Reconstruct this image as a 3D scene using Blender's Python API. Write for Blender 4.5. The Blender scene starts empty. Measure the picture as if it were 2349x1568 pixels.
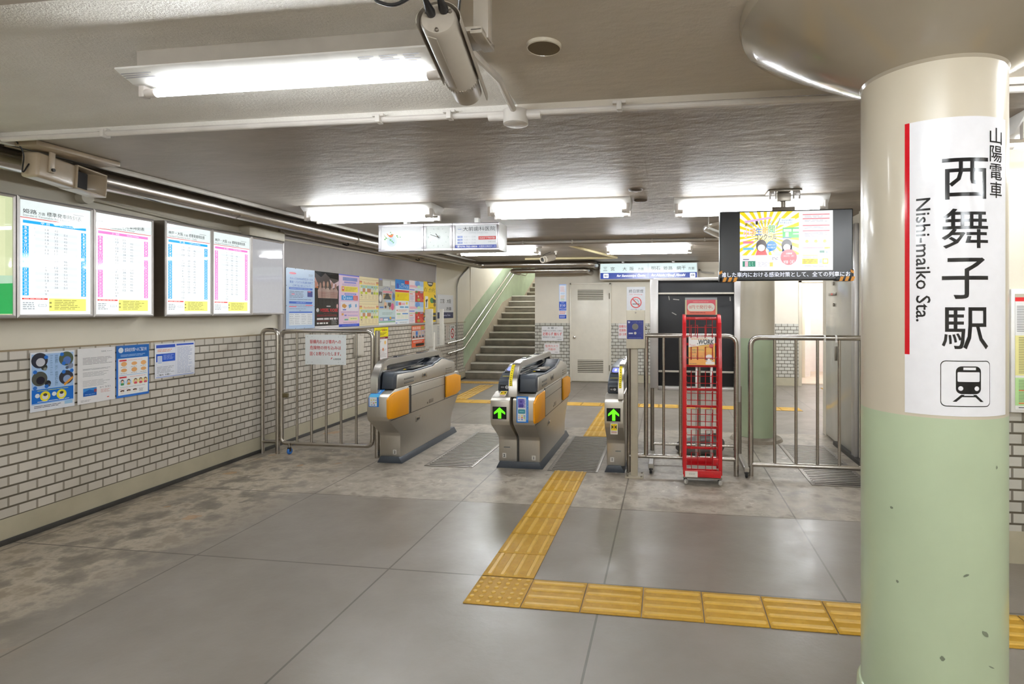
import bpy, bmesh, math, random
from mathutils import Vector, Matrix
R = random.Random(7)
scn = bpy.context.scene
COL = scn.collection
PI = math.pi
# ------------------------------------------------------------------ camera, world, exposure
CAM_H = 1.49
PSI = math.atan(192 / 1296)
cam = bpy.data.cameras.new('camera')
cam.sensor_width = 36.0
cam.lens = 1296 / 2349 * 36.0
cam.shift_x = (1174.5 - 1338) / 2349
cam.shift_y = -(784 - 711) / 2349
cam.clip_start = 0.05
cam_ob = bpy.data.objects.new('camera', cam)
cam_ob.location = (0, 0, CAM_H)
cam_ob.rotation_euler = (PI / 2, 0, PSI)
COL.objects.link(cam_ob)
scn.camera = cam_ob
w = bpy.data.worlds.new('world')
scn.world = w
w.use_nodes = True
w.node_tree.nodes['Background'].inputs[0].default_value = (0.8, 0.85, 0.9, 1)
w.node_tree.nodes['Background'].inputs[1].default_value = 0.0
scn.view_settings.view_transform = 'Standard'
scn.view_settings.look = 'None'
scn.view_settings.gamma = 1.0
scn.view_settings.use_curve_mapping = False
scn.view_settings.exposure = 0.62
scn.cycles.max_bounces = 7
scn.cycles.diffuse_bounces = 4
scn.cycles.glossy_bounces = 4
scn.cycles.use_adaptive_sampling = True
scn.cycles.adaptive_threshold = 0.018
scn.cycles.sample_clamp_indirect = 6.0
scn.cycles.caustics_reflective = False
scn.cycles.caustics_refractive = False
TUBE = 95.0        # strength of the fluorescent tubes

# ------------------------------------------------------------------ materials
def lin(h):
    h = h.lstrip('#')
    c = [int(h[i:i + 2], 16) / 255 for i in (0, 2, 4)]
    return tuple(x / 12.92 if x <= .04045 else ((x + .055) / 1.055) ** 2.4 for x in c) + (1,)
MATS = {}
def newmat(name):
    m = bpy.data.materials.new(name)
    m.use_nodes = True
    return m, m.node_tree, m.node_tree.nodes['Principled BSDF']
def nd(t, kind, **kw):
    n = t.nodes.new(kind)
    for k, v in kw.items():
        setattr(n, k, v)
    return n
def pos(t):
    return nd(t, 'ShaderNodeNewGeometry').outputs['Position']
def noise(t, vec, scale, detail=4, rough=.55, stretch=None):
    if stretch:
        mp = nd(t, 'ShaderNodeMapping')
        mp.inputs['Scale'].default_value = stretch
        t.links.new(vec, mp.inputs['Vector']); vec = mp.outputs['Vector']
    n = nd(t, 'ShaderNodeTexNoise')
    n.inputs['Scale'].default_value = scale
    n.inputs['Detail'].default_value = detail
    n.inputs['Roughness'].default_value = rough
    t.links.new(vec, n.inputs['Vector'])
    return n.outputs['Fac']
def ramp(t, fac, stops):
    r = nd(t, 'ShaderNodeValToRGB')
    e = r.color_ramp.elements
    e[0].position, e[0].color = stops[0][0], stops[0][1]
    e[1].position, e[1].color = stops[-1][0], stops[-1][1]
    for p, c in stops[1:-1]:
        x = e.new(p); x.color = c
    t.links.new(fac, r.inputs['Fac'])
    return r.outputs['Color']
def mixc(t, fac, a, b, mode='MIX'):
    n = nd(t, 'ShaderNodeMix', data_type='RGBA', blend_type=mode)
    for i, s in ((0, fac), (6, a), (7, b)):
        if hasattr(s, 'links'):
            t.links.new(s, n.inputs[i])
        else:
            n.inputs[i].default_value = s
    return n.outputs[2]
def math_(t, op, a, b=None, c=None):
    n = nd(t, 'ShaderNodeMath', operation=op)
    for i, s in enumerate((a, b, c)):
        if s is None: continue
        if hasattr(s, 'links'):
            t.links.new(s, n.inputs[i])
        else:
            n.inputs[i].default_value = s
    return n.outputs[0]
def bump(t, b, h, strength, dist=.01):
    n = nd(t, 'ShaderNodeBump')
    n.inputs['Strength'].default_value = strength
    n.inputs['Distance'].default_value = dist
    t.links.new(h, n.inputs['Height'])
    t.links.new(n.outputs['Normal'], b.inputs['Normal'])
def paint(name, col, rough=.5, metal=0., var=.06, scale=9., bmp=0., bscale=120., coat=0., stretch=None):
    if name in MATS: return MATS[name]
    m, t, b = newmat(name)
    c = lin(col)
    p = pos(t)
    f = noise(t, p, scale, stretch=stretch)
    lo = tuple(x * (1 - var) for x in c[:3]) + (1,)
    hi = tuple(min(1, x * (1 + var)) for x in c[:3]) + (1,)
    t.links.new(ramp(t, f, [(.3, lo), (.7, hi)]), b.inputs['Base Color'])
    b.inputs['Roughness'].default_value = rough
    b.inputs['Metallic'].default_value = metal
    b.inputs['Coat Weight'].default_value = coat
    b.inputs['Coat Roughness'].default_value = .08
    if bmp:
        bump(t, b, noise(t, p, bscale, 3), bmp, .004)
    MATS[name] = m
    return m
def brushed(name, col, rough=.32, stretch=(2, 2, 160), var=.1, metal=1.):
    if name in MATS: return MATS[name]
    m, t, b = newmat(name)
    f = noise(t, pos(t), 6, 3, stretch=stretch)
    c = lin(col)
    t.links.new(ramp(t, f, [(.25, tuple(x * (1 - var) for x in c[:3]) + (1,)), (.75, tuple(x * (1 + var) for x in c[:3]) + (1,))]), b.inputs['Base Color'])
    b.inputs['Metallic'].default_value = metal
    r = nd(t, 'ShaderNodeMapRange')
    r.inputs['To Min'].default_value = rough - .06; r.inputs['To Max'].default_value = rough + .08
    t.links.new(f, r.inputs['Value']); t.links.new(r.outputs[0], b.inputs['Roughness'])
    MATS[name] = m
    return m
def ink(col, lit=0., rough=.45):
    k = 'print_%s_%g_%g' % (col.lstrip('#'), lit, rough)
    if k in MATS: return MATS[k]
    m, t, b = newmat(k)
    c = lin(col)
    f = noise(t, pos(t), 30, 2)
    a = ramp(t, f, [(.3, tuple(x * .97 for x in c[:3]) + (1,)), (.7, c)])
    if lit:
        t.links.new(mixc(t, .75, a, (0, 0, 0, 1)), b.inputs['Base Color'])
        t.links.new(a, b.inputs['Emission Color'])
        b.inputs['Emission Strength'].default_value = lit
        if lit < .9: m.cycles.emission_sampling = 'NONE'
    else:
        t.links.new(a, b.inputs['Base Color'])
    b.inputs['Roughness'].default_value = rough
    MATS[k] = m
    return m
def glow(name, col, s):
    if name in MATS: return MATS[name]
    m, t, b = newmat(name)
    b.inputs['Base Color'].default_value = lin(col)
    b.inputs['Emission Color'].default_value = lin(col)
    b.inputs['Emission Strength'].default_value = s
    MATS[name] = m
    return m

# ------------------------------------------------------------------ mesh building
ORG = {}
class MB:
    def __init__(s):
        s.v, s.f, s.m, s.mats = [], [], [], []
    def mi(s, mat):
        if mat not in s.mats: s.mats.append(mat)
        return s.mats.index(mat)
    def add(s, vs, fs, mat):
        o = len(s.v); k = s.mi(mat)
        s.v += [tuple(x) for x in vs]
        for f in fs:
            s.f.append([i + o for i in f]); s.m.append(k)
        return s
    def addbm(s, bm, mat, mtx=None):
        bm.verts.index_update()
        s.add([(mtx @ v.co if mtx else v.co) for v in bm.verts], [[v.index for v in f.verts] for f in bm.faces], mat)
        bm.free(); return s
    def box(s, x0, y0, z0, x1, y1, z1, mat, bev=0., mtx=None, seg=2):
        if x0 > x1: x0, x1 = x1, x0
        if y0 > y1: y0, y1 = y1, y0
        if z0 > z1: z0, z1 = z1, z0
        bm = bmesh.new()
        vs = [bm.verts.new(p) for p in ((x0, y0, z0), (x1, y0, z0), (x1, y1, z0), (x0, y1, z0), (x0, y0, z1), (x1, y0, z1), (x1, y1, z1), (x0, y1, z1))]
        for f in ((3, 2, 1, 0), (4, 5, 6, 7), (0, 1, 5, 4), (1, 2, 6, 5), (2, 3, 7, 6), (3, 0, 4, 7)):
            bm.faces.new([vs[i] for i in f])
        if bev:
            bmesh.ops.bevel(bm, geom=bm.edges[:], offset=bev, segments=seg, affect='EDGES', profile=.5)
        return s.addbm(bm, mat, mtx)
    def prism(s, poly, axis, a, b, mat, bev=0., seg=2, mtx=None):
        bm = bmesh.new()
        def P(p, d):
            return {'x': (d, p[0], p[1]), 'y': (p[0], d, p[1]), 'z': (p[0], p[1], d)}[axis]
        A = [bm.verts.new(P(p, a)) for p in poly]
        B = [bm.verts.new(P(p, b)) for p in poly]
        bm.faces.new(A); bm.faces.new(B[::-1])
        n = len(poly)
        for i in range(n):
            bm.faces.new((A[i], B[i], B[(i + 1) % n], A[(i + 1) % n]))
        bmesh.ops.recalc_face_normals(bm, faces=bm.faces[:])
        if bev:
            bmesh.ops.bevel(bm, geom=bm.edges[:], offset=bev, segments=seg, affect='EDGES', profile=.5)
        return s.addbm(bm, mat, mtx)
    def tube(s, pts, r, mat, seg=12, caps=True, fillet=0., fs=5):
        pts = [Vector(p) for p in pts]
        if fillet:
            q = [pts[0]]
            for i in range(1, len(pts) - 1):
                a, b, c = pts[i - 1], pts[i], pts[i + 1]
                d = min(fillet, (a - b).length * .49, (c - b).length * .49)
                p0, p1 = b + (a - b).normalized() * d, b + (c - b).normalized() * d
                for k in range(fs + 1):
                    u = k / fs
                    q.append(p0 * (1 - u) ** 2 + b * 2 * u * (1 - u) + p1 * u * u)
            q.append(pts[-1]); pts = q
        n = len(pts)
        T = [(pts[min(i + 1, n - 1)] - pts[max(i - 1, 0)]).normalized() for i in range(n)]
        up = Vector((0, 0, 1)) if abs(T[0].z) < .9 else Vector((1, 0, 0))
        nrm = (up - T[0] * up.dot(T[0])).normalized()
        vs, fs_ = [], []
        for i in range(n):
            nrm = (nrm - T[i] * nrm.dot(T[i])).normalized()
            bn = T[i].cross(nrm)
            rr = r[i] if isinstance(r, (list, tuple)) else r
            for k in range(seg):
                a = 2 * PI * k / seg
                vs.append(pts[i] + (nrm * math.cos(a) + bn * math.sin(a)) * rr)
        for i in range(n - 1):
            for k in range(seg):
                k2 = (k + 1) % seg
                fs_.append((i * seg + k, i * seg + k2, (i + 1) * seg + k2, (i + 1) * seg + k))
        if caps:
            fs_.append(tuple(range(seg))[::-1]); fs_.append(tuple((n - 1) * seg + k for k in range(seg)))
        return s.add(vs, fs_, mat)
    def rod(s, a, b, r, mat, seg=12):
        return s.tube([a, b], r, mat, seg)
    def lathe(s, prof, mat, seg=32, mtx=None, cap=True):
        mtx = mtx or Matrix()
        vs, fs = [], []
        for (r, z) in prof:
            for k in range(seg):
                a = 2 * PI * k / seg
                vs.append(mtx @ Vector((r * math.cos(a), r * math.sin(a), z)))
        for i in range(len(prof) - 1):
            for k in range(seg):
                k2 = (k + 1) % seg
                fs.append((i * seg + k, i * seg + k2, (i + 1) * seg + k2, (i + 1) * seg + k))
        if cap:
            if prof[0][0] > 1e-4: fs.append(tuple(range(seg))[::-1])
            if prof[-1][0] > 1e-4: fs.append(tuple((len(prof) - 1) * seg + k for k in range(seg)))
        return s.add(vs, fs, mat)
    def build(s, name, parent=None, origin=None, smooth=32):
        if origin is None:
            if parent is not None:
                origin = ORG[parent.name]
            else:
                xs = [v[0] for v in s.v]; ys = [v[1] for v in s.v]; zs = [v[2] for v in s.v]
                origin = ((min(xs) + max(xs)) / 2, (min(ys) + max(ys)) / 2, min(zs))
        ox, oy, oz = origin
        me = bpy.data.meshes.new(name)
        me.from_pydata([(x - ox, y - oy, z - oz) for x, y, z in s.v], [], s.f)
        for m in s.mats: me.materials.append(m)
        me.polygons.foreach_set('material_index', s.m)
        if smooth:
            me.polygons.foreach_set('use_smooth', [True] * len(me.polygons))
            me.set_sharp_from_angle(angle=math.radians(smooth))
        me.update()
        o = bpy.data.objects.new(name, me)
        COL.objects.link(o)
        if parent is not None:
            o.parent = parent
        else:
            o.location = origin
        ORG[o.name] = origin
        return o
def tag(o, label, cat, group=None):
    o['label'] = label; o['category'] = cat
    if group: o['group'] = group
    return o
def thing(name, label, cat, loc=(0, 0, 0), group=None):
    o = bpy.data.objects.new(name, None)
    o.empty_display_size = .1
    COL.objects.link(o)
    o.location = loc
    ORG[o.name] = tuple(loc)
    return tag(o, label, cat, group)
def struct(mb, name, parent=None):
    o = mb.build(name, parent)
    if parent is None: o['kind'] = 'structure'
    return o
def copy_tree(o, loc, label, group=None):
    r = o.copy(); COL.objects.link(r); r.location = loc; r['label'] = label
    if group: r['group'] = group
    ORG[r.name] = tuple(loc)
    for ch in list(o.children):
        c = ch.copy(); COL.objects.link(c); c.parent = r
        for g in list(ch.children):
            d = g.copy(); COL.objects.link(d); d.parent = c
    return r
NTH = ['first', 'second', 'third', 'fourth', 'fifth', 'sixth', 'seventh', 'eighth', 'ninth', 'tenth', 'eleventh', 'twelfth', 'thirteenth', 'fourteenth', 'fifteenth', 'sixteenth', 'seventeenth', 'eighteenth']

# ------------------------------------------------------------------ printed sheets
GLY = {}
def glyphs(s, bold=0.):
    if any(ord(c) > 0x2fff for c in s): bold = 0
    k = (s, bold)
    if k not in GLY:
        cu = bpy.data.curves.new('t', 'FONT')
        cu.body = s; cu.size = 1; cu.resolution_u = 2; cu.offset = bold
        ob = bpy.data.objects.new('t', cu)
        me = bpy.data.meshes.new_from_object(ob)
        vs = [(v.co.x, v.co.y) for v in me.vertices]
        fs = [tuple(p.vertices) for p in me.polygons]
        bpy.data.objects.remove(ob); bpy.data.curves.remove(cu); bpy.data.meshes.remove(me)
        if vs:
            bb = (min(v[0] for v in vs), min(v[1] for v in vs), max(v[0] for v in vs), max(v[1] for v in vs))
        else:
            bb = (0, 0, 1, 1)
        GLY[k] = (vs, fs, bb)
    return GLY[k]
class Sheet(MB):
    """a flat sheet: o bottom left corner, u to the right, v up; fractions with y running down"""
    def __init__(s, o, u, v, w, h, th=.0012, base='#ffffff', lit=0., rough=.45, step=.0004, back=None):
        super().__init__()
        s.o, s.u, s.vv = Vector(o), Vector(u).normalized(), Vector(v).normalized()
        s.n = s.u.cross(s.vv)
        s.w, s.h, s.th, s.lit, s.rough, s.step = w, h, th, lit, rough, step
        pts = [s.P(0, 1, 0), s.P(1, 1, 0), s.P(1, 0, 0), s.P(0, 0, 0)]
        bk = [p - s.n * th for p in pts]
        s.add(pts, [(0, 1, 2, 3)], s.ink(base))
        s.add(pts + bk, [(7, 6, 5, 4), (0, 4, 5, 1), (1, 5, 6, 2), (2, 6, 7, 3), (3, 7, 4, 0)], back or s.ink(base))
    def ink(s, c):
        return ink(c, s.lit, s.rough) if isinstance(c, str) else c
    def P(s, x, y, L):
        return s.o + s.u * (s.w * x) + s.vv * (s.h * (1 - y)) + s.n * (s.th + L * s.step)
    def rect(s, x0, y0, x1, y1, c, L=1):
        return s.add([s.P(x0, y1, L), s.P(x1, y1, L), s.P(x1, y0, L), s.P(x0, y0, L)], [(0, 1, 2, 3)], s.ink(c))
    def poly(s, pts, c, L=1):
        a = sum(pts[i][0] * pts[(i + 1) % len(pts)][1] - pts[(i + 1) % len(pts)][0] * pts[i][1] for i in range(len(pts)))
        if a > 0: pts = pts[::-1]
        return s.add([s.P(x, y, L) for x, y in pts], [tuple(range(len(pts)))], s.ink(c))
    def ell(s, cx, cy, rx, ry, c, L=1, n=24):
        return s.poly([(cx + rx * math.cos(2 * PI * k / n), cy + ry * math.sin(2 * PI * k / n)) for k in range(n)], c, L)
    def circ(s, cx, cy, r, c, L=1, n=24):       # r as a fraction of the width
        return s.ell(cx, cy, r, r * s.w / s.h, c, L, n)
    def rrect(s, x0, y0, x1, y1, r, c, L=1):
        ry = r * s.w / s.h; p = []
        for (cx, cy, a0) in ((x1 - r, y0 + ry, -90), (x1 - r, y1 - ry, 0), (x0 + r, y1 - ry, 90), (x0 + r, y0 + ry, 180)):
            for k in range(6):
                a = math.radians(a0 + 18 * k); p.append((cx + r * math.cos(a), cy + ry * math.sin(a)))
        return s.poly(p, c, L)
    def ring(s, cx, cy, r0, r1, c, L=1, n=32):
        q = s.w / s.h; vs = []; fs = []
        for k in range(n):
            a = 2 * PI * k / n
            vs += [s.P(cx + r0 * math.cos(a), cy + r0 * q * math.sin(a), L), s.P(cx + r1 * math.cos(a), cy + r1 * q * math.sin(a), L)]
        for k in range(n):
            j = (k + 1) % n
            fs.append((2 * k, 2 * j, 2 * j + 1, 2 * k + 1))
        return s.add(vs, fs, s.ink(c))
    def text(s, t, x0, y0, x1, y1, c, L=2, bold=0., keep=False, rot=0, shear=0., al='c'):
        """fit the words into the box; rot=90 turns them clockwise so they read downwards"""
        if bold and any(ord(ch) > 0x2fff for ch in t) and not rot:      # heavier strokes: the same words laid slightly apart
            ex, ey = bold * .28 * (y1 - y0) * s.h / s.w, bold * .28 * (y1 - y0)
            for k, (dx, dy) in enumerate(((-ex, -ey), (ex, -ey), (-ex, ey), (ex, ey))):
                s.text(t, x0 + dx, y0 + dy, x1 + dx, y1 + dy, c, L + k * .06, 0, keep, 0, shear, al)
            return s
        vs, fs, (a0, b0, a1, b1) = glyphs(t, bold)
        W, H = max(a1 - a0, 1e-4), max(b1 - b0, 1e-4)
        if keep:
            bw, bh = (x1 - x0) * s.w, (y1 - y0) * s.h
            if rot: bw, bh = bh, bw
            k = min(bw / W, bh / H); fw, fh = W * k / bw, H * k / bh
        else:
            fw = fh = 1
        off = {'c': (1 - fw) / 2, 'l': 0, 'r': 1 - fw}[al]
        out = []
        for (x, y) in vs:
            p = off + (x - a0) / W * fw; q = (1 - fh) / 2 + (b1 - y) / H * fh
            p += shear * (.5 - q)
            if rot: p, q = 1 - q, p
            out.append(s.P(x0 + (x1 - x0) * p, y0 + (y1 - y0) * q, L))
        return s.add(out, fs, s.ink(c))
    def lines(s, x0, y0, x1, y1, n, c, L=2, fill=.45, seed=1, ragged=.3, gap=.012):
        r = random.Random(seed); dy = (y1 - y0) / n
        for i in range(n):
            ya = y0 + dy * i + dy * (1 - fill) / 2; yb = ya + dy * fill
            xe = x1 - (x1 - x0) * r.random() * ragged
            x = x0
            while x < xe - .01:
                wd = min((x1 - x0) * r.uniform(.12, .34), xe - x)
                s.rect(x, ya, x + wd, yb, c, L); x += wd + gap
        return s
# the left wall runs slightly askew
def LWX(Y, off=0.):
    return -4.17 + off - .0228 * (Y - 3)
LU = Vector((-.0228, 1, 0)).normalized()
LN = LU.cross(Vector((0, 0, 1)))
def lsheet(Y0, Y1, z0, z1, off=.004, **k):
    return Sheet((LWX(Y0, off), Y0, z0), LU, (0, 0, 1), (Y1 - Y0), z1 - z0, **k)
def fsheet(X0, X1, z0, z1, Y, **k):
    return Sheet((X0, Y, z0), (1, 0, 0), (0, 0, 1), X1 - X0, z1 - z0, **k)
def LP(Y, off, z):
    return Vector((LWX(Y, off), Y, z))
LM = Matrix.Translation((LWX(0), 0, 0)) @ Matrix((( LN.x, LU.x, 0, 0), (LN.y, LU.y, 0, 0), (0, 0, 1, 0), (0, 0, 0, 1)))   # (off, along, z)

steel = brushed('stainless_steel', '#b9b3ab', .24)
steel_dark = brushed('satin_steel', '#9c958c', .36)
steel_gate = brushed('gate_steel', '#c8c3ba', .4, stretch=(160, 160, 3))
alu = brushed('aluminium', '#cfcbc9', .36, stretch=(3, 3, 120), var=.05, metal=.65)
white_paint = paint('white_enamel', '#e8e6e2', .35)
cream_box = paint('cream_enamel', '#d8d0bd', .4)
black_plastic = paint('black_plastic', '#1d1d1f', .4)
slate = paint('slate_plastic', '#3d434c', .38)
rubber = paint('black_rubber', '#171718', .7)
# ------------------------------------------------------------------ materials of the setting
ZC0, ZC1 = 2.49, 2.46           # ceiling near the camera / beyond the joint
YSTEP = 2.67
YF = 11.62                      # far wall
def brick_nodes(t, b, vec, tile, grout, rough=.3):
    n = nd(t, 'ShaderNodeTexBrick')
    n.offset = .5; n.squash = 1
    n.inputs['Scale'].default_value = 1
    n.inputs['Brick Width'].default_value = .1135
    n.inputs['Row Height'].default_value = .0667
    n.inputs['Mortar Size'].default_value = .0068
    n.inputs['Mortar Smooth'].default_value = .15
    n.inputs['Bias'].default_value = -.2
    c = lin(tile)
    n.inputs['Color1'].default_value = tuple(x * 1.07 for x in c[:3]) + (1,)
    n.inputs['Color2'].default_value = tuple(x * .9 for x in c[:3]) + (1,)
    pass
    t.links.new(vec, n.inputs['Vector'])
    zr = nd(t, 'ShaderNodeSeparateXYZ'); t.links.new(vec, zr.inputs[0])
    hz = math_(t, 'LESS_THAN', math_(t, 'PINGPONG', math_(t, 'ADD', zr.outputs[1], 6.67), .03335), .0048)
    t.links.new(mixc(t, hz, lin(grout), lin('#5b5446')), n.inputs['Mortar'])  # shade in the recessed horizontal joints painted into the grout colour
    st = noise(t, vec, 2.2, 5)
    dirt = ramp(t, st, [(.35, (.86, .85, .82, 1)), (.65, (1, 1, 1, 1))])
    t.links.new(mixc(t, 1., n.outputs['Color'], dirt, 'MULTIPLY'), b.inputs['Base Color'])
    inv = math_(t, 'SUBTRACT', 1., n.outputs['Fac'])
    bump(t, b, inv, .7, .004)
    b.inputs['Roughness'].default_value = rough
def comb(t, x, y):
    c = nd(t, 'ShaderNodeCombineXYZ'); t.links.new(x, c.inputs[0]); t.links.new(y, c.inputs[1]); return c.outputs[0]
def tile_mat(name, axis, tile='#ccc5bb', grout='#968e81', z0=.165):
    m, t, b = newmat(name)
    sp = nd(t, 'ShaderNodeSeparateXYZ'); t.links.new(pos(t), sp.inputs[0])
    brick_nodes(t, b, comb(t, math_(t, 'ADD', sp.outputs[axis], .031), math_(t, 'SUBTRACT', sp.outputs[2], z0)), tile, grout)
    return m
tile_left = tile_mat('glazed_brick_tile_left', 1)
tile_far = tile_mat('glazed_brick_tile_far', 0, tile='#c2c0b8', grout='#7d786e')
plaster = paint('cream_plaster', '#d9d1bf', .55, var=.04, scale=2.5, bmp=.12, bscale=180)
plaster_far = paint('cream_plaster_far', '#ddd5c5', .5, var=.04, scale=2.5)
green_paint = paint('pale_green_paint', '#bccbaa', .28, var=.05, scale=3, coat=.3)
green_wall = paint('green_wall_paint', '#b3c4a6', .3, var=.08, scale=4, coat=.2)
cream_gloss = paint('cream_gloss_paint', '#d2c8b4', .28, var=.04, scale=3, coat=.35)
skirt = paint('skirting_plaster', '#b5ad96', .5, var=.08, scale=5)
dark_base = paint('dark_baseboard', '#3b3936', .45, var=.2, scale=6)

def ceiling_mat():
    m, t, b = newmat('ceiling_paint')
    p = pos(t)
    big = noise(t, p, 1.6, 6, .62, stretch=(.7, 1.6, 1))
    f2 = noise(t, p, 7, 5, stretch=(.5, 2, 1))
    col = ramp(t, big, [(.3, lin('#8f8477')), (.5, lin('#9d9285')), (.68, lin('#b3a99d'))])
    sp = nd(t, 'ShaderNodeSeparateXYZ'); t.links.new(p, sp.inputs[0])
    # faint board joints running towards the far wall
    d = math_(t, 'ABSOLUTE', math_(t, 'SUBTRACT', math_(t, 'PINGPONG', math_(t, 'ADD', sp.outputs[0], 30.17), .455), 0))
    line = math_(t, 'LESS_THAN', d, .0035)
    patchy = math_(t, 'GREATER_THAN', noise(t, p, .8, 2), .47)
    col = mixc(t, math_(t, 'MULTIPLY', math_(t, 'MULTIPLY', line, patchy), .45), col, lin('#8a7d6d'))
    # the part near the viewer: whitish stucco on the left, smooth tan paint on the right
    nearm = math_(t, 'LESS_THAN', sp.outputs[1], YSTEP + .001)
    lf = math_(t, 'LESS_THAN', sp.outputs[0], -.72)
    stucco = math_(t, 'MULTIPLY', nearm, lf)
    col = mixc(t, stucco, col, ramp(t, big, [(.3, lin('#e0dbd2')), (.7, lin('#efebe4'))]))
    tan = math_(t, 'MULTIPLY', nearm, math_(t, 'SUBTRACT', 1, lf))
    col = mixc(t, tan, col, lin('#cfc6b8'))
    box_glow = nd(t, 'ShaderNodeMapRange'); box_glow.interpolation_type = 'SMOOTHSTEP'
    box_glow.inputs['From Min'].default_value = -1.2; box_glow.inputs['From Max'].default_value = -3.2
    t.links.new(sp.outputs[0], box_glow.inputs['Value'])
    col = mixc(t, math_(t, 'MULTIPLY', math_(t, 'MULTIPLY', box_glow.outputs[0], .5), math_(t, 'SUBTRACT', 1, nearm)), col, lin('#b3ada2'))  # glow of the lightboxes painted into the ceiling colour towards the left
    t.links.new(col, b.inputs['Base Color'])
    fine = noise(t, p, 95, 4, .6)
    blot = noise(t, p, 9, 2, .5, stretch=(.8, 1.5, 1))
    h = math_(t, 'ADD', math_(t, 'MULTIPLY', fine, math_(t, 'ADD', .16, math_(t, 'MULTIPLY', stucco, .9))), math_(t, 'MULTIPLY', blot, .8))
    bump(t, b, h, .42, .016)
    b.inputs['Roughness'].default_value = .5
    b.inputs['Specular IOR Level'].default_value = .35
    return m
ceil_m = ceiling_mat()
beam_m = paint('smooth_tan_beam', '#9a8d7e', .5, var=.03)

def floor_mat():
    m, t, b = newmat('concrete_floor')
    p = pos(t)
    sp = nd(t, 'ShaderNodeSeparateXYZ'); t.links.new(p, sp.inputs[0])
    X, Y = sp.outputs[0], sp.outputs[1]
    n1 = noise(t, p, 1.1, 6); n2 = noise(t, p, 5.5, 6, .6); n3 = noise(t, p, 28, 5, .6)
    base = ramp(t, n1, [(.3, lin('#736a60')), (.5, lin('#817970')), (.7, lin('#8f8881'))])
    base = mixc(t, math_(t, 'MULTIPLY', n3, .25), base, lin('#7e766c'))
    # paler worn band in front of the ticket gates
    wob = math_(t, 'MULTIPLY', math_(t, 'SUBTRACT', n2, .5), .04)
    band = math_(t, 'MULTIPLY', math_(t, 'GREATER_THAN', math_(t, 'ADD', Y, wob), 4.21), math_(t, 'LESS_THAN', Y, 7.1))
    bandc = ramp(t, n2, [(.32, lin('#7a7063')), (.45, lin('#998f81')), (.56, lin('#b0a698')), (.66, lin('#877c6d'))])
    col = mixc(t, math_(t, 'MULTIPLY', band, .85), base, bandc)
    # worn patches by the left wall
    edge = nd(t, 'ShaderNodeMapRange'); edge.interpolation_type = 'SMOOTHSTEP'
    edge.inputs['From Min'].default_value = -2.7; edge.inputs['From Max'].default_value = -3.4
    t.links.new(X, edge.inputs['Value'])
    worn = ramp(t, noise(t, p, 4.2, 6, .62), [(.36, lin('#5f574a')), (.46, lin('#857a6a')), (.54, lin('#b8ab97')), (.62, lin('#8f806a'))])
    near = math_(t, 'LESS_THAN', Y, 5.6)
    col = mixc(t, math_(t, 'MULTIPLY', math_(t, 'MULTIPLY', edge.outputs[0], near), .8), col, worn)
    # pale chips
    chips = math_(t, 'MULTIPLY', math_(t, 'GREATER_THAN', noise(t, p, 9, 7, .68), .64), band)
    col = mixc(t, math_(t, 'MULTIPLY', chips, .6), col, lin('#cfc6ba'))
    rust = math_(t, 'MULTIPLY', math_(t, 'GREATER_THAN', noise(t, p, 3.1, 3), .66), edge.outputs[0])
    col = mixc(t, math_(t, 'MULTIPLY', rust, .6), col, lin('#b0824d'))
    # joints
    dx = math_(t, 'PINGPONG', math_(t, 'ADD', X, 2.833 + 1.2475 * 8), .62375)
    jx = math_(t, 'LESS_THAN', dx, .0055)
    jy = math_(t, 'MAXIMUM', math_(t, 'COMPARE', Y, 4.22, .006), math_(t, 'MAXIMUM', math_(t, 'COMPARE', Y, 3.057, .006), math_(t, 'COMPARE', Y, 1.82, .006)))
    j = math_(t, 'MAXIMUM', jx, jy)
    col = mixc(t, math_(t, 'MULTIPLY', j, .8), col, lin('#4a4239'))
    t.links.new(col, b.inputs['Base Color'])
    r = nd(t, 'ShaderNodeMapRange')
    r.inputs['From Min'].default_value = .3; r.inputs['From Max'].default_value = .7
    r.inputs['To Min'].default_value = .285; r.inputs['To Max'].default_value = .40
    t.links.new(n2, r.inputs['Value'])
    t.links.new(math_(t, 'ADD', r.outputs[0], math_(t, 'MULTIPLY', band, .12)), b.inputs['Roughness'])
    b.inputs['Specular IOR Level'].default_value = .75
    h = math_(t, 'SUBTRACT', math_(t, 'ADD', math_(t, 'MULTIPLY', n2, .8), math_(t, 'MULTIPLY', n3, .2)), math_(t, 'MULTIPLY', j, .8))
    bump(t, b, h, .22, .012)
    return m
floor_m = floor_mat()

# ------------------------------------------------------------------ the room
XR = 4.6
b = MB(); b.box(-6.2, -3.2, -.06, 6.2, 13.4, 0, floor_m); struct(b, 'floor')
b = MB()
b.box(-6.2, -3.2, ZC0, XR, YSTEP, ZC0 + .1, ceil_m)
b.box(-6.2, YSTEP, ZC1, XR, 12.3, ZC1 + .13, ceil_m)
b.box(-6.2, -3.2, ZC0 - .022, -1.25, 1.52, ZC0, beam_m)
struct(b, 'ceiling')
b = MB(); b.box(-3.55, 7.74, ZC1 - .055, XR, 7.98, ZC1 + .01, beam_m); struct(b, 'trim_1')

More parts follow.
